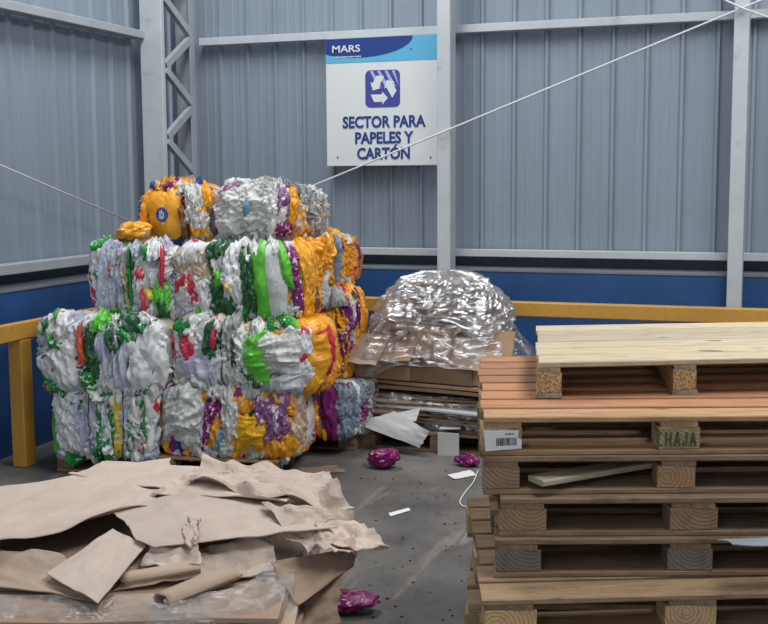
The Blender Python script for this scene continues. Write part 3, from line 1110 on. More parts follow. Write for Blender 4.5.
B2.bag(-0.86, -0.55, .07, .5, 'purple', 6, .03)
B2.bag(-0.80, -0.75, .06, .3, 'blue', 6, .035)
B2.bag(-0.66, 0.12, .30, .82, 'clear', 0, .075, .018, 7, 3)
B2.bag(-0.52, -0.45, .14, .55, 'clear', 0, .06, .012)
B2.bag(-0.60, -0.88, .14, .14, 'purple_white', 0, .05)
B2.bag(-0.23, 0.42, .18, .55, 'purple_white', -14, .04, .014)
B2.bag(-0.36, -0.45, .10, .6, 'purple_white', -18, .045)
B2.bag(-0.18, -0.42, .20, .45, 'orange', -10, .045)
B2.bag(-0.14, -0.50, .10, .38, 'sky', -10, .060, .006)
B2.bag(0.10, 0.25, .17, .80, 'clear', 4, .055, .014)
B2.bag(0.06, -0.45, .12, .50, 'clear', -8, .05, .012)
B2.bag(0.44, -0.28, .24, .66, 'gold', -4, .07, .012, 4, 3)
B2.bag(0.36, 0.62, .10, .3, 'orange_red', 0, .05)
B2.bag(0.76, 0.20, .24, .72, 'purple_clear', 0, .05, .014)
B2.bag(0.88, -0.62, .24, .34, 'orange', 8, .05)
B2.bag(1.15, -0.1, .18, .85, 'pink_clear', 0, .045)
B2.bag(1.55, -0.05, .34, .95, 'white', 0, .05, .008, 3, 1)
# second tier
B3 = Bale('middle left bale of white bags with green prints', (33, 168, 318, 396), 7.0, 0.62, 10, CORE, 4.2, 3, zb=B1.top)
B3.fill(WG, [FRONT, LEFT, TOP], 0, 0, 103)
B3.bag(-0.95, 0.75, .22, .35, 'white_red', 20, .03)
B3.bag(-0.72, 0.25, .12, .28, 'green_white', 0, .045)
B3.bag(-0.62, 0.62, .20, .42, 'white_dark', -20, .035)
B3.bag(-0.36, 0.28, .065, .62, 'coral', 6, .05, .006)
B3.bag(-0.66, -0.38, .34, .62, 'white', 28, .055, .017, 7, 1.6)
B3.bag(-0.13, 0.02, .12, .85, 'dgreen', 3, .045)
B3.bag(-0.24, -0.75, .13, .25, 'green_white', 0, .06)
B3.bag(0.08, -0.02, .14, .9, 'lavender', -4, .045, .018, 10, 1)
B3.bag(0.26, 0.45, .12, .4, 'dgreen', 20, .045)
B3.bag(0.24, -0.15, .15, .85, 'lavender', 4, .05, .018, 10, 1)
B3.bag(0.42, -0.25, .14, .75, 'lavender', 0, .045, .018, 10, 1)
B3.bag(0.50, 0.62, .15, .26, 'green_white', 0, .06)
B3.bag(0.78, -0.1, .30, .86, 'white', 6, .045, .014, 6, 1.6)
B4 = Bale('middle right bale with bright green bag and clear ball', (163, 318, 322, 397), 6.93, 0.62, 7, CORE, 4.2, 4, zb=B2.top)
B4.fill(WG + ['grey', 'clear'], [FRONT], 0, 0, 104)
B4.fill(OR, [RIGHT, (0, 2, .7, 1.3, 3, 1)], 0, 0, 105)
B4.bag(-0.80, 0.3, .16, .6, 'white', 0, .03)
B4.bag(-0.76, 0.22, .10, .48, 'red', -6, .05, .008)
B4.bag(-0.62, -0.45, .26, .5, 'lavender', -10, .05, .014, 6, 2)
B4.bag(-0.46, 0.42, .10, .52, 'dgreen', -4, .045)
B4.bag(-0.42, 0.55, .045, .36, 'red', -8, .06, .005)
B4.bag(-0.34, -0.35, .12, .62, 'white_dark', -22, .05, .012)
B4.bag(-0.16, 0.3, .13, .62, 'grey', 0, .045)
B4.bag(-0.20, -0.55, .15, .45, 'clear', 0, .045)
B4.bag(-0.10, 0.2, .05, .6, 'dgreen', 4, .055)
B4.bag(0.04, 0.1, .13, .80, 'white', 6, .05, .018)
B4.bag(0.30, -0.10, .20, .80, 'lgreen', 6, .085, .016, 3, 2)
B4.bag(0.62, 0.12, .30, .66, 'clear', 0, .10, .014, 3, 3)
B4.bag(0.55, -0.78, .40, .14, 'white', 8, .07, .012, 2, 6)
B4.bag(0.72, -0.60, .26, .10, 'white', 22, .075, .012, 2, 6)
B4.bag(0.94, 0.28, .12, .5, 'white_red', 10, .06)
B4.bag(0.96, -0.42, .12, .4, 'white', 0, .06)
B4.bag(1.38, 0.10, .42, .95, 'orange_red', 4, .07, .012, 3, 2)
B4.bag(1.30, 0.05, .06, .7, 'red', 6, .10, .005)
# third tier
B5 = Bale('upper left bale of white bags with red prints', (88, 176, 246, 326), 7.15, 0.62, 8, CORE, 5, 5, zb=B3.top)
B5.fill(WH + ['white_red'], [FRONT, LEFT, TOP], 0, 0, 106)
B5.bag(-0.95, 0, .20, .95, 'white_red', 4, .03)
for s_ in (-0.70, -0.52, -0.36, -0.22):
    B5.bag(s_, 0.05, .12, .95, 'lavender', -4, .035, .018, 9, 1)
B5.bag(-0.16, -0.1, .08, .95, 'tan', 4, .05)
B5.bag(-0.18, -0.3, .05, .75, 'green', 6, .06)
B5.bag(-0.02, 0.1, .06, .85, 'green', 3, .05)
B5.bag(0.28, 0.05, .22, .85, 'white', -8, .045)
B5.bag(0.26, 0.22, .13, .24, 'red', 0, .065, .006)
B5.bag(0.36, -0.62, .07, .36, 'red', 6, .065, .006)
B5.bag(0.58, 0.1, .18, .36, 'white', 0, .05)
B5.bag(0.50, -0.42, .11, .16, 'yellow', 0, .06)
B5.bag(0.78, -0.4, .18, .45, 'lgreen', -8, .05)
B5.bag(0.80, -0.7, .14, .24, 'dgreen', 0, .055)
B5.bag(0.80, 0.35, .05, .60, 'red', -4, .06, .006)
B5.bag(0.1, 1.35, .7, .36, 'clear', 0, .04)
B5.bag(0.75, 1.2, .3, .25, 'white_green', 0, .05)
B6 = Bale('upper right bale of green and white bags with orange side', (168, 304, 246, 335), 7.0, 0.62, 5, CORE, 4.4, 6, zb=B4.top)
B6.fill(WG, [FRONT, TOP], 0, 0, 107)
B6.fill(OR, [(1.02, 2.6, -1, 1, 5, 2), (.9, 2.6, 1, 1.6, 4, 1)], 0, 0, 108)
B6.bag(-0.72, 0.35, .26, .6, 'tan', 14, .045)
B6.bag(-0.74, 0.0, .26, .55, 'white_red', -20, .055)
B6.bag(-0.80, 0.75, .22, .3, 'white', 0, .05)
B6.bag(-0.55, -0.25, .15, .55, 'white', 12, .06)
B6.bag(-0.34, -0.12, .16, .62, 'dgreen', -14, .055)
B6.bag(-0.30, 0.12, .09, .36, 'lgreen', -14, .07)
B6.bag(-0.12, 0.72, .32, .42, 'white', 10, .055)
B6.bag(-0.02, 0.05, .22, .85, 'white', 5, .075, .012)
B6.bag(-0.06, 0.0, .10, .40, 'white_yellow', 0, .095, .008)
B6.bag(-0.06, -0.1, .07, .26, 'yellow', 12, .10, .010)
B6.bag(-0.20, -0.75, .24, .30, 'dgreen', 20, .065)
B6.bag(0.22, 0.10, .10, .92, 'dgreen', 4, .075)
B6.bag(0.34, 0.05, .06, .92, 'dgreen', 4, .08)
B6.bag(0.50, 0.05, .13, 1.0, 'lgreen', 5, .085, .006, 3, 1)
B6.bag(0.71, 0.08, .14, 1.05, 'white', 6, .08, .006, 3, 1)
B6.bag(0.84, 0.45, .07, .62, 'lgreen', 8, .085, .006)
B6.bag(0.96, 0.05, .08, .95, 'purple_white', 6, .065)
B6.bag(1.14, 0.05, .12, .95, 'orange', 4, .06)
B6.bag(1.45, 0.30, .30, .75, 'orange', 0, .05)
B6.bag(1.42, -0.55, .26, .42, 'brown', 12, .05)
B6.bag(1.66, -0.5, .10, .42, 'orange_green', 12, .055)
# rear bales seen past the right end
B2r = Bale('rear bottom bale with purple bag and blue grey film', (262, 346, 384, 436), 7.55, 0.55, -12, CORE, 4.5, 7, zb=0.122)
B2r.fill(['white', 'bluegrey', 'grey', 'purple'], [(-.2, 1, -1, 1, 3, 1), RIGHT], 0, 0, 109)
B2r.bag(0.42, 0, .16, 1.0, 'white', 0, .03, .006)
B2r.bag(0.80, 0.05, .15, 1.0, 'purple', 4, .05, .01, 4, 1)
B2r.bag(0.62, -0.8, .14, .2, 'orange', 0, .04)
B2r.bag(1.3, 0.05, .36, .95, 'bluegrey', 4, .045, .012)
B4r = Bale('rear middle bale of orange bags', (250, 348, 288, 378), 7.9, 0.45, -8, CORE_O, 4.5, 8, zb=B2r.top)
B4r.fill(OR, [(-.2, 1, -1, 1, 4, 2), RIGHT, TOP], 0, 0, 110)
B4r.bag(0.62, 0.15, .30, .7, 'orange', 0, .05, .016, 3, 4)
B4r.bag(0.85, 0.75, .30, .2, 'grey', 0, .07)
B4r.bag(0.70, -0.35, .10, .3, 'orange_green', 30, .07)
B6r = Bale('rear upper bale of orange bags with light blue print', (248, 334, 236, 302), 7.9, 0.55, -6, CORE_O, 4.5, 9, zb=B4r.top)
B6r.fill(OR, [(-.2, 1, -1, 1, 4, 2), RIGHT, TOP], 0, 0, 111)
B6r.bag(0.68, 0.1, .2, .95, 'orange', -6, .05)
B6r.bag(0.78, -0.1, .12, .55, 'sky', -8, .075, .006)
B6r.bag(1.02, 0.0, .10, .9, 'orange', -4, .06)
B6r.bag(1.25, 0.1, .14, .95, 'bluegrey', -4, .05)
B6r.bag(0.42, 0.2, .08, .7, 'purple_white', 0, .05)
# top tier
B7 = Bale('top left bale of big yellow bags with blue emblem', (138, 213, 183, 246), 7.3, 0.5, 10, CORE_O, 1.9, 10, zb=B5.top)
B7.fill(['orange', 'orange_blue', 'clear_orange', 'purple_white'], [FRONT, LEFT, TOP], 0, 0, 112)
ybag = B7.bag(-0.28, 0.0, .55, .92, 'orange', 0, .06, .006, 1.6, 0.8, ragged=0.4)
B7.bag(-0.95, 0.05, .14, .85, 'orange', -6, .06)
B7.bag(-1.15, 0.0, .10, .6, 'purple_white', 0, .05)
B7.bag(-0.85, 0.86, .14, .12, 'blue', -10, .07)
B7.bag(-0.40, 0.98, .3, .14, 'purple', 5, .05)
B7.bag(0.62, 0.35, .30, .8, 'clear', 0, .09, .014)
B7.bag(0.72, -0.3, .24, .6, 'clear_orange', 0, .10, .014)
B7.bag(0.30, -0.3, .10, .6, 'brown', 8, .075)
B7.bag(0.95, 0.6, .16, .45, 'orange', 0, .09)
B7.bag(0.86, 0.95, .12, .12, 'blue', 0, .11)
B7.bag(0.05, -0.92, .3, .12, 'blue', 2, .06)
for i, (ss, vv) in enumerate(((-1.25, -.75), (-1.5, -.8), (-1.15, -.9))):
    B7.bag(ss, vv, .30, .28, 'orange_blue', 10, .10, .016)
# emblem on the yellow bag: blue disc with pale strokes following the bag surface


def on_bale(B, s0, v0, outline, lift, mat, name, parent):
    V = [(0, 0)] + outline
    A = np.array(V)
    s = s0 + A[:, 0]
    v = v0 + A[:, 1]
    P, N = B.surf(s, v)
    P = P + N * lift
    n = len(outline)
    P2 = P - N * 0.02
    F = [(0, 1 + k, 1 + (k + 1) % n) for k in range(n)] + [(1 + k, n + 2 + k, n + 2 + (k + 1) % n, 1 + (k + 1) % n) for k in range(n)]
    o = pyd(name, np.concatenate([P, P2]), F, mat, parent, False)
    return o


disc = [(0.165 * math.cos(2 * math.pi * k / 24), 0.26 * math.sin(2 * math.pi * k / 24)) for k in range(24)]
emb = on_bale(B7, -0.28, -0.02, disc, 0.078, PL['blue'], 'bag_emblem', ybag)
for dx, z0_, z1_ in ((-0.05, -.15, .15), (0.0, -.18, -.04), (0.0, .02, .18), (0.05, -.14, .10), (0.02, -.34, -.28), (0.0, .28, .36)):
    on_bale(B7, -0.28 + dx, -0.02 + (z0_ + z1_) / 2, [(-.016, -(z1_ - z0_) / 2), (.016, -(z1_ - z0_) / 2), (.016, (z1_ - z0_) / 2), (-.016, (z1_ - z0_) / 2)], 0.0805, PL['white'], 'emblem_stroke', emb)
B8 = Bale('top right bale of crumpled clear and white film', (199, 312, 181, 248), 7.15, 0.5, 6, CORE, 1.7, 11, zb=B6.top)
B8.fill(['clear', 'clear', 'white', 'grey'], [FRONT, TOP], 0, 0, 113)
B8.fill(['clear_orange', 'clear', 'pink_clear', 'grey'], [RIGHT], 0, 0, 114)
B8.bag(-0.52, -0.05, .40, .85, 'clear', 0, .07, .022, 4, 3)
B8.bag(0.10, 0.10, .36, .85, 'clear', 8, .07, .022, 4, 3)
B8.bag(-0.12, 0.25, .09, .28, 'sky', -25, .09, .006)
B8.bag(-0.3, 0.9, .4, .22, 'white', 0, .05, .014)
B8.bag(0.45, -0.05, .16, .75, 'white', -6, .07, .016)
B8.bag(0.62, 0.35, .14, .55, 'purple_clear', -16, .075)
B8.bag(0.60, -0.05, .10, .32, 'white', -14, .085, .006)
B8.bag(0.60, -0.55, .20, .26, 'purple_white', 18, .08)
B8.bag(0.84, 0.25, .10, .75, 'orange', -10, .07)
B8.bag(0.98, -0.3, .15, .6, 'pink_clear', -6, .07)
B8.bag(-0.75, 0.86, .2, .24, 'purple_clear', 10, .05)

for B_, pal, sd_ in ((B1, WG, 1), (B2, ['clear', 'white', 'orange', 'purple_white', 'grey'], 2), (B3, WG + ['lavender', 'clear'], 3), (B4, WG + ['clear', 'grey'], 4), (B5, WG + ['red'], 5), (B6, WG + ['clear', 'tan'], 6),
                     (B7, ['orange', 'clear', 'clear_orange'], 7), (B8, ['clear', 'white', 'grey'], 8)):
    B_.seams(pal, 900 + sd_)
for B_, pal, sd_ in ((B4, OR, 14), (B6, OR, 16), (B4r, OR, 18), (B6r, OR, 19)):
    B_.seams(pal, 900 + sd_, 1.0, 2.0, 4)
for B_, ss in ((B1, (-.3, .45)), (B3, (.66, .86)), (B4, (-.28, .2)), (B5, (.05,)), (B6, (-.45, .12))):
    for s_ in ss:
        B_.wire(s_, -1.1, 1.3)
# baling wire ends under the bottom bale and its pallet
bpl = at_z(62, 468, 0.0)
pallet('low pallet under the bottom row of bales', (bpl[0] + 0.02, bpl[1] - 0.08, 0), 9.5, 1.42, 0.80, 0.12, W_TAN, W_OLD, 7, 0.10, 41, group='floor pallets')
pallet('rear low pallet under the rear bales', (bpl[0] + 0.60, bpl[1] + 0.92, 0), 4, 1.0, 0.60, 0.12, W_OLD, W_OLD, 6, 0.09, 42, group='floor pallets')

# ------------------------------------------------------------------ wrapped cardboard pile by the back wall


def sheet_box(parent, cx, cy, cz, sx, sy, th, rz, tx, ty, mat, name='cardboard_sheet', seed=0):
    """a slightly warped flat carton"""
    nu, nv = 7, 6
    u, v = np.meshgrid(np.linspace(-1, 1, nu), np.linspace(-1, 1, nv), indexing='ij')
    rs = np.random.RandomState(seed)
    a = u * sx / 2 * (1 + 0.06 * noise3(p2(v * 1.5, u * .3), seed))
    b = v * sy / 2 * (1 + 0.06 * noise3(p2(u * 1.5, v * .3), seed + 5))
    z = rs.uniform(0.004, 0.02) * creases(u, v, seed + 9, 3)
    P = np.stack([a, b, z], -1)
    Rm = np.array(Matrix.Rotation(rz, 3, 'Z') @ Matrix.Rotation(tx, 3, 'X') @ Matrix.Rotation(ty, 3, 'Y'))
    P = P @ Rm.T + np.array([cx, cy, cz])
    return shell_obj(name, P, th, mat, parent, smooth=False)


PC = np.array([-2.17, 7.54])
pallet('small pallet under the film wrapped cardboard pile', (-2.70, 7.13, 0), 0.5, 1.12, 0.78, 0.13, W_OLD, W_OLD, 6, 0.10, 51, group='floor pallets')
lower = thing('cardboard_bundle', 'low stack of flattened cartons and film on a small pallet', 'cardboard', (PC[0], PC[1], 0.132))
rs = random.Random(8)
for k in range(7):
    sheet_box(lower, rs.uniform(-.05, .05), rs.uniform(-.06, .02), 0.014 + k * 0.034, rs.uniform(.85, 1.05), rs.uniform(.6, .74), 0.012, rs.uniform(-.16, .10), 0, 0,
              [K_CARDD, K_WHITE, K_CARD, K_CARDD, K_WHITE, K_CARD, K_CARDD][k], seed=300 + k)
# white lined boards hanging over the front edge


def px_sheet(name, corners, mat, parent=None, t=0.004, nu=18, nv=18, amp=0.01, seed=0, rag=0.05, curl=None, smooth=False, ncr=6, bend=None, ecurl=0.0):
    """sheet through four points (image x, image y, height) in the place, ordered around"""
    Q = [at_z(*c) if len(c) == 3 else np.array(at_y(c[0], c[1], c[3])) for c in corners]
    u, v = np.meshgrid(np.linspace(0, 1, nu), np.linspace(0, 1, nv), indexing='ij')
    rag = rag * 0.7
    uu = u + rag * noise3(p2(v * 2.6, u * 0.7, 1.0), seed) * (2 * np.abs(u - .5)) ** 2 + 0.22 * rag * noise3(p2(v * 11.0, u, 3.0), seed + 1) * (2 * np.abs(u - .5)) ** 4
    vv = v + rag * noise3(p2(u * 2.6, v * 0.7, 2.0), seed + 2) * (2 * np.abs(v - .5)) ** 2 + 0.22 * rag * noise3(p2(u * 11.0, v, 5.0), seed + 3) * (2 * np.abs(v - .5)) ** 4
    P = ((1 - uu) * (1 - vv))[..., None] * Q[0] + (uu * (1 - vv))[..., None] * Q[1] + (uu * vv)[..., None] * Q[2] + ((1 - uu) * vv)[..., None] * Q[3]
    nrm = np.cross(Q[1] - Q[0], Q[3] - Q[0])
    nrm /= np.linalg.norm(nrm)
    if nrm[2] < 0:
        nrm = -nrm
    hgt = amp * (creases(2 * u - 1, 2 * v - 1, seed + 7, ncr) + 0.35 * fbm(p2(u * 4, v * 4, 7.0), seed + 4, 2))
    if ecurl:
        e = np.minimum(np.minimum(u, 1 - u), np.minimum(v, 1 - v))
        hgt = hgt + ecurl * np.clip(1 - e / 0.22, 0, 1) ** 2 * (0.4 + 1.2 * noise3(p2(u * 2.3, v * 2.3, 11.0), seed + 21))
        hgt = hgt + 0.35 * amp * facet(u * 7, v * 7, seed + 23)
    P = P + hgt[..., None] * nrm
    if bend is not None:
        P = P + bend(u, v)[..., None] * np.array([0, 0, 1.0])
    if curl is not None:
        P = P + curl(u, v)
    return shell_obj(name, P, t, mat, parent, smooth)


wb = [((366, 420, 0, 7.10), (398, 398, 0, 7.22), (432, 432, 0, 7.04), (422, 448, 0, 7.00)),
      ((400, 412, 0, 7.10), (428, 405, 0, 7.16), (418, 424, 0, 7.08), (396, 421, 0, 7.09))]
tag(px_sheet('white_board', [(358, 424, 0, 7.05), (395, 410, 0, 7.12), (430, 432, 0, 7.0), (420, 447, 0, 6.99)], K_WHITE, amp=0.012, seed=31, rag=0.08, t=0.005),
    'torn white lined board sagging over the small pallet front', 'cardboard')
tag(px_sheet('white_board', [(388, 415, 0, 7.10), (420, 408, 0, 7.13), (416, 421, 0, 7.07), (392, 424, 0, 7.06)], K_WHITE, amp=0.008, seed=32, rag=0.05, t=0.004),
    'small pale board lying flat on the low carton stack', 'cardboard')
wbx = thing('white_carton', 'small white folded carton standing before the low stack', 'carton', at_z(448, 456, 0.0))
bbox('carton_front', -0.07, 0.075, -0.004, 0.0, 0.0, 0.155, K_WHITE, wbx, 0.0015, 1)
px_sheet('carton_flap', [(439, 429, 0, 7.07), (460, 429, 0, 7.09), (461, 425, 0, 7.2), (442, 425, 0, 7.2)], K_WHITE, None, amp=0.003, seed=36, rag=0.02, t=0.004, nu=6, nv=6)
fl = bpy.context.scene.objects[-1] if False else [o for o in bpy.data.objects if o.name.startswith('carton_flap')][0]
fl.parent = wbx
fl.matrix_parent_inverse = Matrix.Translation(-Vector(wbx.location))


upper = thing('cardboard_bundle', 'domed heap of cardboard wrapped in shiny clear film', 'cardboard', (PC[0] - 0.06, PC[1], 0.385))
rs = random.Random(18)
rzb = math.radians(-9)
# board platform and carton sides
sheet_box(upper, -0.03, 0.0, 0.015, 1.14, 0.72, 0.02, rzb, 0, 0, K_CARDD, seed=401)
sheet_box(upper, 0.0, 0.0, 0.05, 1.10, 0.70, 0.018, rzb * 1.2, 0, 0, K_CARD, seed=402)
for k, (cx, w_, tz) in enumerate(((-0.30, .42, .02), (0.12, .52, -.03), (0.45, .30, 0.05))):
    o = bbox('carton', cx - w_ / 2, cx + w_ / 2, -0.33, 0.25, 0.065, 0.20, [K_CARD, K_CARDD, K_CARD][k], upper, 0.008, 1)
    o.rotation_euler = (0, 0, rzb + tz)
for k in range(5):                                           # cartons leaning outward under the film skirt
    cx = -0.44 + 0.22 * k
    sheet_box(upper, cx, -0.30 - 0.02 * (k % 2), 0.27 + 0.03 * (k % 3), rs.uniform(.24, .36), rs.uniform(.20, .28), 0.008, rzb + rs.uniform(-.25, .2), rs.uniform(.75, 1.1), rs.uniform(-.25, .25),
              [K_MID, K_CARD, K_CARDD][k % 3], seed=410 + k)
for k in range(14):
    f = k / 13
    wdt = 1.06 - 0.36 * f if f < 0.45 else 0.90 - 0.62 * (f - .45)
    sheet_box(upper, rs.uniform(-.04, .04) + 0.04 * f, rs.uniform(-.02, .04), 0.225 + f * 0.50, wdt * rs.uniform(.75, .95), (0.62 - 0.24 * f) * rs.uniform(.85, 1.0), 0.009,
              rs.uniform(-.4, .4), rs.uniform(0.05, .40) * (1 - .7 * f), rs.uniform(-.22, .22) * (1 - .6 * f), rs.choice([K_CARD, K_MID, K_CARDD, K_MID]), seed=420 + k)


def dome(parent, prof, mat, seed, amp, name='stretch_film', n=3.0, dx=0.0, dy=0.0, nu=120, nv=46, droop=0.0):
    th = np.linspace(0, 2 * math.pi, nu, endpoint=False)
    tt = np.linspace(0, 1, nv)
    ks = np.linspace(0, 1, len(prof))
    A = np.interp(tt, ks, [p[0] for p in prof])
    B = np.interp(tt, ks, [p[1] for p in prof])
    Z = np.interp(tt, ks, [p[2] for p in prof])
    c, s = np.cos(th)[:, None], np.sin(th)[:, None]
    k = (np.abs(c) ** n + np.abs(s) ** n) ** (-1 / n)
    P = np.stack([c * k * A + dx * tt, s * k * B + dy * tt, Z[None, :] + 0 * c], -1)
    r_ = np.stack([c + 0 * A, s + 0 * A, 0.5 + 0 * c * A], -1)
    q = np.stack([th[:, None] * 3 + 0 * A, Z[None, :] * 5 + 0 * c, 0 * c * A], -1)
    ca = th[:, None] * 0.5 + 0 * A
    h = amp * (fbm(P * 5, seed, 3) + 0.8 * facet(ca * 14, Z[None, :] * 11 + ca * 3, seed + 31) + 0.5 * facet(ca * 30, Z[None, :] * 30 - ca * 9, seed + 33) + 0.4 * (1 - 2 * np.abs(noise3(P * np.array([7, 7, 16]), seed + 3))) + 0.35 * (1 - 2 * np.abs(noise3(P * 24, seed + 5))))
    P = P + r_ * h[..., None]
    if droop:
        P[..., 2] += droop * noise3(p2(th * 2.2, th * 0.0), seed + 8)[:, None] * (1 - tt)[None, :] ** 3
    return grid_obj(name, P, mat, parent, smooth=False, close_u=True)


dome(upper, [(0.68, 0.43, 0.16), (0.655, 0.42, 0.20), (0.60, 0.40, 0.27), (0.53, 0.37, 0.35), (0.45, 0.33, 0.45), (0.42, 0.31, 0.52)], F_CLEAR, 61, 0.018, droop=0.10)
dome(upper, [(0.44, 0.36, 0.41), (0.47, 0.38, 0.44), (0.46, 0.375, 0.50), (0.43, 0.35, 0.57), (0.37, 0.30, 0.65), (0.29, 0.24, 0.71), (0.18, 0.15, 0.76), (0.05, 0.04, 0.778), (0.004, 0.004, 0.779)], F_SHINY, 62, 0.026, dx=0.03, droop=0.08)
dome(lower, [(0.56, 0.37, 0.03), (0.565, 0.375, 0.10), (0.56, 0.37, 0.18), (0.50, 0.33, 0.235), (0.40, 0.25, 0.245)], F_CLEAR, 63, 0.012, n=5, droop=0.05)

# ------------------------------------------------------------------ kraft paper heap in the foreground
GP = 'kraft paper heap in the foreground'
heap = thing('paper_bundle', 'film wrapped block of packed brown paper in the foreground', 'paper bundle', at_z(150, 540, 0.0) * np.array([1, 1, 0]), math.radians(19.4))
hb = np.array(heap.location)
h0 = Matrix.Rotation(math.radians(19.4), 3, 'Z')


def hl(x, y, z):
    """image point at height z in the bundle's own axes"""
    p = h0.transposed() @ Vector(at_z(x, y, z) - np.array([heap.location[0], heap.location[1], 0]))
    return p


pA, pB = hl(-60, 575, 0.40), hl(300, 560, 0.40)
pC, pD = hl(190, 482, 0.40), hl(190, 622, 0.40)
hx0, hx1, hy0, hy1 = pA.x, pB.x, pD.y, pC.y
cxh, cyh = (hx0 + hx1) / 2, (hy0 + hy1) / 2
rs = random.Random(3)
for k in range(17):
    sheet_box(heap, cxh + rs.uniform(-.03, .05), cyh + rs.uniform(-.03, .03), 0.02 + k * 0.0235, (hx1 - hx0) * rs.uniform(.93, 1.0), (hy1 - hy0) * rs.uniform(.92, 0.99), 0.016, rs.uniform(-.05, .05), 0, 0,
              rs.choice([K_MID, K_DARK, K_DARK]), name='packed_paper', seed=500 + k)
wv = (hx1 - hx0) / 2 + 0.015
hvv = (hy1 - hy0) / 2 + 0.015
o = dome(heap, [(wv, hvv, 0.01), (wv + .01, hvv + .01, 0.12), (wv + .01, hvv + .01, 0.25), (wv, hvv, 0.36), (wv - .03, hvv - .03, 0.425), (wv * .8, hvv * .8, 0.435)], F_DULL, 71, 0.012, n=6, nu=160, nv=40)
o.location = (cxh, cyh, 0)


def paper(label, corners, mat, **kw):
    kw.setdefault('ecurl', 0.012)
    kw['nu'], kw['nv'] = max(26, kw.get('nu', 0)), max(26, kw.get('nv', 0))
    o = px_sheet('kraft_paper_sheet', corners, mat, **kw)
    return tag(o, label, 'paper', GP)


# lower layers first
paper('brown paper shard hanging low at the heap front right', [(240, 578, .40), (345, 562, .42), (338, 622, .26), (262, 640, .22)], K_DARK, amp=.022, seed=601, rag=.12, ncr=9)
paper('small brown torn scrap at the bottom of the heap front', [(205, 590, .40), (262, 585, .40), (300, 628, .28), (215, 640, .27)], K_MID, amp=.02, seed=602, rag=.14, ncr=9)
paper('big stiff brown sheet facing right at the heap corner', [(272, 566, .45), (358, 543, .47), (354, 566, .40), (298, 606, .36)], K_DARK, amp=.008, seed=603, rag=.03, ncr=3)
paper('crumpled brown sheet standing under the top layers', [(183, 548, .47), (270, 536, .49), (276, 575, .42), (182, 590, .40)], K_CRUMP, amp=.03, seed=604, rag=.10, ncr=10)
paper('torn sheet with a ragged left edge below the white flat one', [(112, 560, .45), (190, 548, .47), (215, 572, .44), (118, 590, .42)], K_MID, amp=.014, seed=605, rag=.1, ncr=7)
paper('sheet coloured in shade brown at the very front of the heap', [(-60, 570, .43), (40, 562, .44), (80, 588, .43), (-60, 590, .42)], K_DARK, amp=.01, seed=606, rag=.06)  # darker kraft paints the shaded underside of the curled sheet
paper('wide sheet rolling up along the left front edge', [(-40, 552, .47), (60, 560, .46), (98, 600, .43), (-40, 584, .43)], K_MID, amp=.012, seed=607, rag=.05,
      bend=lambda u, v: 0.035 * np.exp(-((v - 0.15) / 0.18) ** 2) * (1 - u * 0.5))
paper('big smooth pale sheet covering the left of the heap', [(-70, 500, .49), (170, 461, .49), (150, 512, .515), (-50, 566, .50)], K_LIGHT, amp=.016, seed=608, rag=.05, nu=34, nv=30, ncr=7,
      bend=lambda u, v: 0.045 * np.clip((v - .82) / .18, 0, 1) ** 2 * (0.5 + 0.5 * np.sin(u * 9 + 0.6)))
paper('pale sheet at the back edge before the bales', [(70, 476, .495), (108, 462, .50), (215, 466, .50), (178, 492, .51)], K_LIGHT, amp=.010, seed=609, rag=.07, ncr=5)
paper('flat pale rectangle tilted toward the front of the heap', [(113, 529, .515), (146, 547, .50), (98, 602, .455), (46, 575, .465)], K_LIGHT, amp=.006, seed=610, rag=.02, ncr=3, ecurl=0.002)
paper('broad pale sheet across the middle of the heap', [(110, 512, .53), (240, 486, .535), (335, 528, .53), (150, 549, .505)], K_LIGHT, amp=.02, seed=611, rag=.05, nu=30, nv=26, ncr=8)
paper('narrow pale strip sagging below the broad sheet', [(150, 545, .50), (200, 540, .51), (200, 566, .47), (140, 566, .46)], K_LIGHT, amp=.016, seed=612, rag=.1, ncr=7)
paper('heavily creased sheet along the right back of the heap', [(188, 484, .55), (200, 459, .575), (322, 466, .56), (352, 512, .54)], K_CRUMP, amp=.075, seed=613, rag=.06, nu=32, nv=30, ncr=14)
paper('creased brown fold running along the back of the heap', [(150, 494, .53), (190, 474, .555), (300, 480, .56), (286, 504, .55)], K_CRUMP, amp=.02, seed=614, rag=.07, nu=26, ncr=8)
paper('pale flap spreading over the right edge of the heap', [(262, 502, .565), (350, 510, .55), (358, 546, .49), (312, 550, .515)], K_CRUMP, amp=.05, seed=615, rag=.08, nu=24, nv=24, ncr=10)
paper('twisted brown tail of paper sticking out to the right', [(315, 526, .525), (362, 522, .52), (391, 552, .465), (328, 546, .50)], K_CRUMP, amp=.035, seed=616, rag=.10, ncr=10)
paper('small crumpled scrap standing on the broad sheet', [(186, 522, .53), (200, 516, .56), (200, 548, .52), (184, 545, .515)], K_CRUMP, amp=.02, seed=617, rag=.12, nu=12, nv=12, ncr=8)


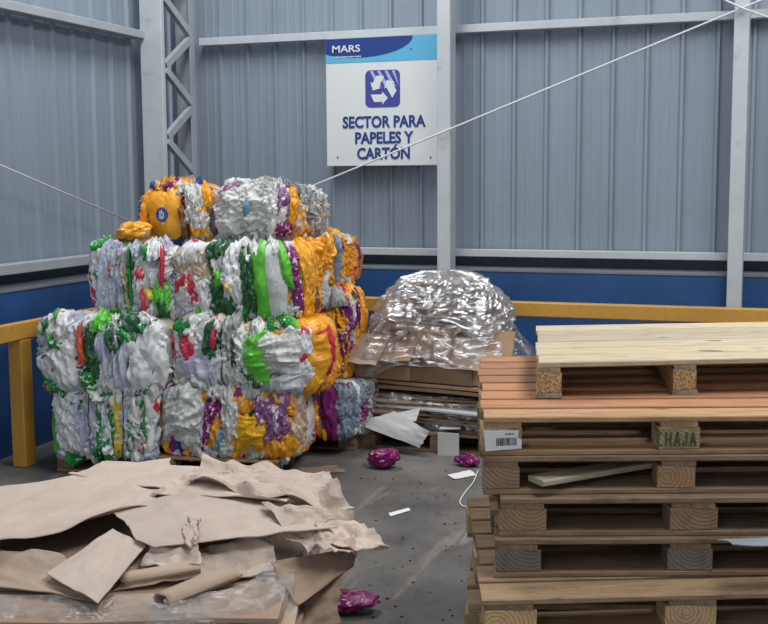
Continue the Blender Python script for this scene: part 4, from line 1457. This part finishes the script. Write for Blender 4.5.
def roll(label, a, b, r_, turns, mat, seed):
    """sheet rolled to a loose tube between two points, open at its end"""
    a, b = np.array(a), np.array(b)
    d = (b - a)
    L = np.linalg.norm(d)
    d /= L
    s1 = np.cross(d, [0, 0, 1.0])
    s1 /= np.linalg.norm(s1)
    s2 = np.cross(s1, d)
    nu, nv = 44, 14
    t = np.linspace(0, turns * 2 * math.pi, nu)[:, None] + np.zeros((1, nv))
    l = np.linspace(0, 1, nv)[None, :] + np.zeros((nu, 1))
    rr = r_ * (1 - 0.28 * t / t.max()) * (1 + .10 * noise3(p2(t * .8, l * 2), seed))
    ll = l + 0.03 * noise3(p2(t * 1.2, l), seed + 2)
    P = a + d * (ll * L)[..., None] + s1 * (rr * np.cos(t) * 1.25)[..., None] + s2 * (rr * np.sin(t) * 0.85)[..., None]
    return tag(shell_obj('paper_roll', P, 0.004, mat, None, True), label, 'paper', GP)


roll('loose tube of rolled brown paper with open end facing left', at_z(160, 602, .43), at_z(232, 573, .44), .036, 1.12, K_MID, 71)
roll('short half open paper roll behind the open tube', at_z(122, 580, .44), at_z(200, 566, .46), .026, 1.15, K_MID, 75)

# ------------------------------------------------------------------ litter on the floor


def crumpled(name, label, cat, x, y, w, d_, h, mat, seed, rz=0.0, p=None, group='litter on the floor'):
    p = at_z(x, y, 0.0) if p is None else p
    nu, nv = 30, 18
    th = np.linspace(0, 2 * math.pi, nu, endpoint=False)[:, None] + np.zeros((1, nv))
    ph = np.linspace(-1.5, 1.5, nv)[None, :] + np.zeros((nu, 1))
    D = np.stack([np.cos(th) * np.cos(ph), np.sin(th) * np.cos(ph), np.sin(ph)], -1)
    k = 1 + 0.16 * (1 - 2 * np.abs(noise3(D * 2.1, seed))) + 0.16 * facet(th * 1.6, ph * 2.2, seed + 7) * np.cos(ph) + 0.3 * noise3(D * 1.1, seed + 3) + 0.05 * (1 - 2 * np.abs(noise3(D * 5, seed + 4)))
    P = D * k[..., None] * np.array([w / 2, d_ / 2, h / 2])
    P[..., 2] -= P[..., 2].min()
    o = grid_obj(name, P, mat, None, close_u=True, smooth=False)
    o.location = tuple(p)
    o.rotation_euler = (0, 0, rz)
    return tag(o, label, cat, group)


M_FOIL = plastic('magenta_foil', srgb(124, 22, 94), [(srgb(226, 180, 214), 26, 0.70, S1), (srgb(110, 16, 90), 14, 0.62, S1)], rough=0.18, bump=0.8)
crumpled('foil_bag', 'crumpled magenta foil bag alone on the open floor', 'bag', 383, 468, 0.19, 0.14, 0.10, M_FOIL, 3, 0.2)
crumpled('foil_bag', 'small magenta foil bag half hidden by the pallet stack', 'bag', 468, 466, 0.13, 0.10, 0.075, M_FOIL, 9, 0.1)
crumpled('foil_bag', 'magenta foil bag lying at the foot of the paper heap', 'bag', 345, 612, 0.25, 0.14, 0.08, M_FOIL, 14, 0.5)
tag(px_sheet('paper_scrap', [(447, 475, .006), (470, 470, .01), (477, 475, .006), (455, 479, .006)], M_PAPERW, amp=.004, seed=81, rag=.05, nu=8, nv=8, t=.002), 'white paper scrap beside the pallet stack', 'paper', 'litter on the floor')
tag(px_sheet('paper_scrap', [(388, 513, .005), (408, 508, .008), (411, 510, .005), (391, 516, .005)], M_PAPERW, amp=.003, seed=82, rag=.05, nu=8, nv=6, t=.002), 'thin white paper strip in the middle of the floor', 'paper', 'litter on the floor')
tag(px_sheet('paper_scrap', [(300, 468, .006), (338, 465, .03), (345, 472, .006), (310, 476, .006)], K_DARK, amp=.012, seed=83, rag=.12, nu=10, nv=8, t=.003), 'torn brown paper scrap behind the paper heap', 'paper', 'litter on the floor')
tag(px_sheet('paper_scrap', [(722, 540, .735), (800, 536, .74), (800, 546, .735), (738, 546, .735)], K_SHADED, amp=.006, seed=84, rag=.08, nu=14, nv=8, t=.003), 'folded white paper in painted shadow tint tucked between pallets at the right edge', 'paper')  # blue-grey tint paints the shadow between the pallets
sp = [at_z(478, 470, 0.012), at_z(474, 482, .008), at_z(465, 492, .006), at_z(459, 502, .006), at_z(463, 507, .006), at_z(470, 506, .006)]
spl = []
for i in range(len(sp) - 1):
    for k in range(5):
        spl.append(sp[i] + (sp[i + 1] - sp[i]) * k / 5)
spl = np.array(spl + [sp[-1]])
for _ in range(3):
    spl[1:-1] = (spl[:-2] + 2 * spl[1:-1] + spl[2:]) / 4
tag(tube('string', spl, 0.004, M_STRING, None, 6), 'white string curling on the floor beside the pallet stack', 'string', 'litter on the floor')
rs = random.Random(77)
cr = []
for k in range(60):
    x_, y_ = rs.uniform(360, 470), rs.uniform(465, 620)
    p = at_z(x_, y_, 0)
    s_ = rs.uniform(.002, .006)
    cr.append((p[0] - s_, p[0] + s_, p[1] - s_ * rs.uniform(.5, 1), p[1] + s_, 0, s_ * 0.8))
cro = boxes('floor_crumbs', cr, paint('dark_crumbs', srgb(52, 44, 38), 0.9, 0.2, 8))
cro['kind'] = 'stuff'
cro['label'] = 'dark crumbs scattered over the concrete floor'
cro['category'] = 'crumbs'

pb_ = at_d(134, 238, 7.25)
pb_[2] = B5.top + 0.01
crumpled('plastic_bag', 'small orange bag scrap lying left of the big yellow bags', 'bag', 0, 0, 0.24, 0.2, 0.12, PL['orange_blue'], 23, 0.2, pb_, 'loose bags on the bales')
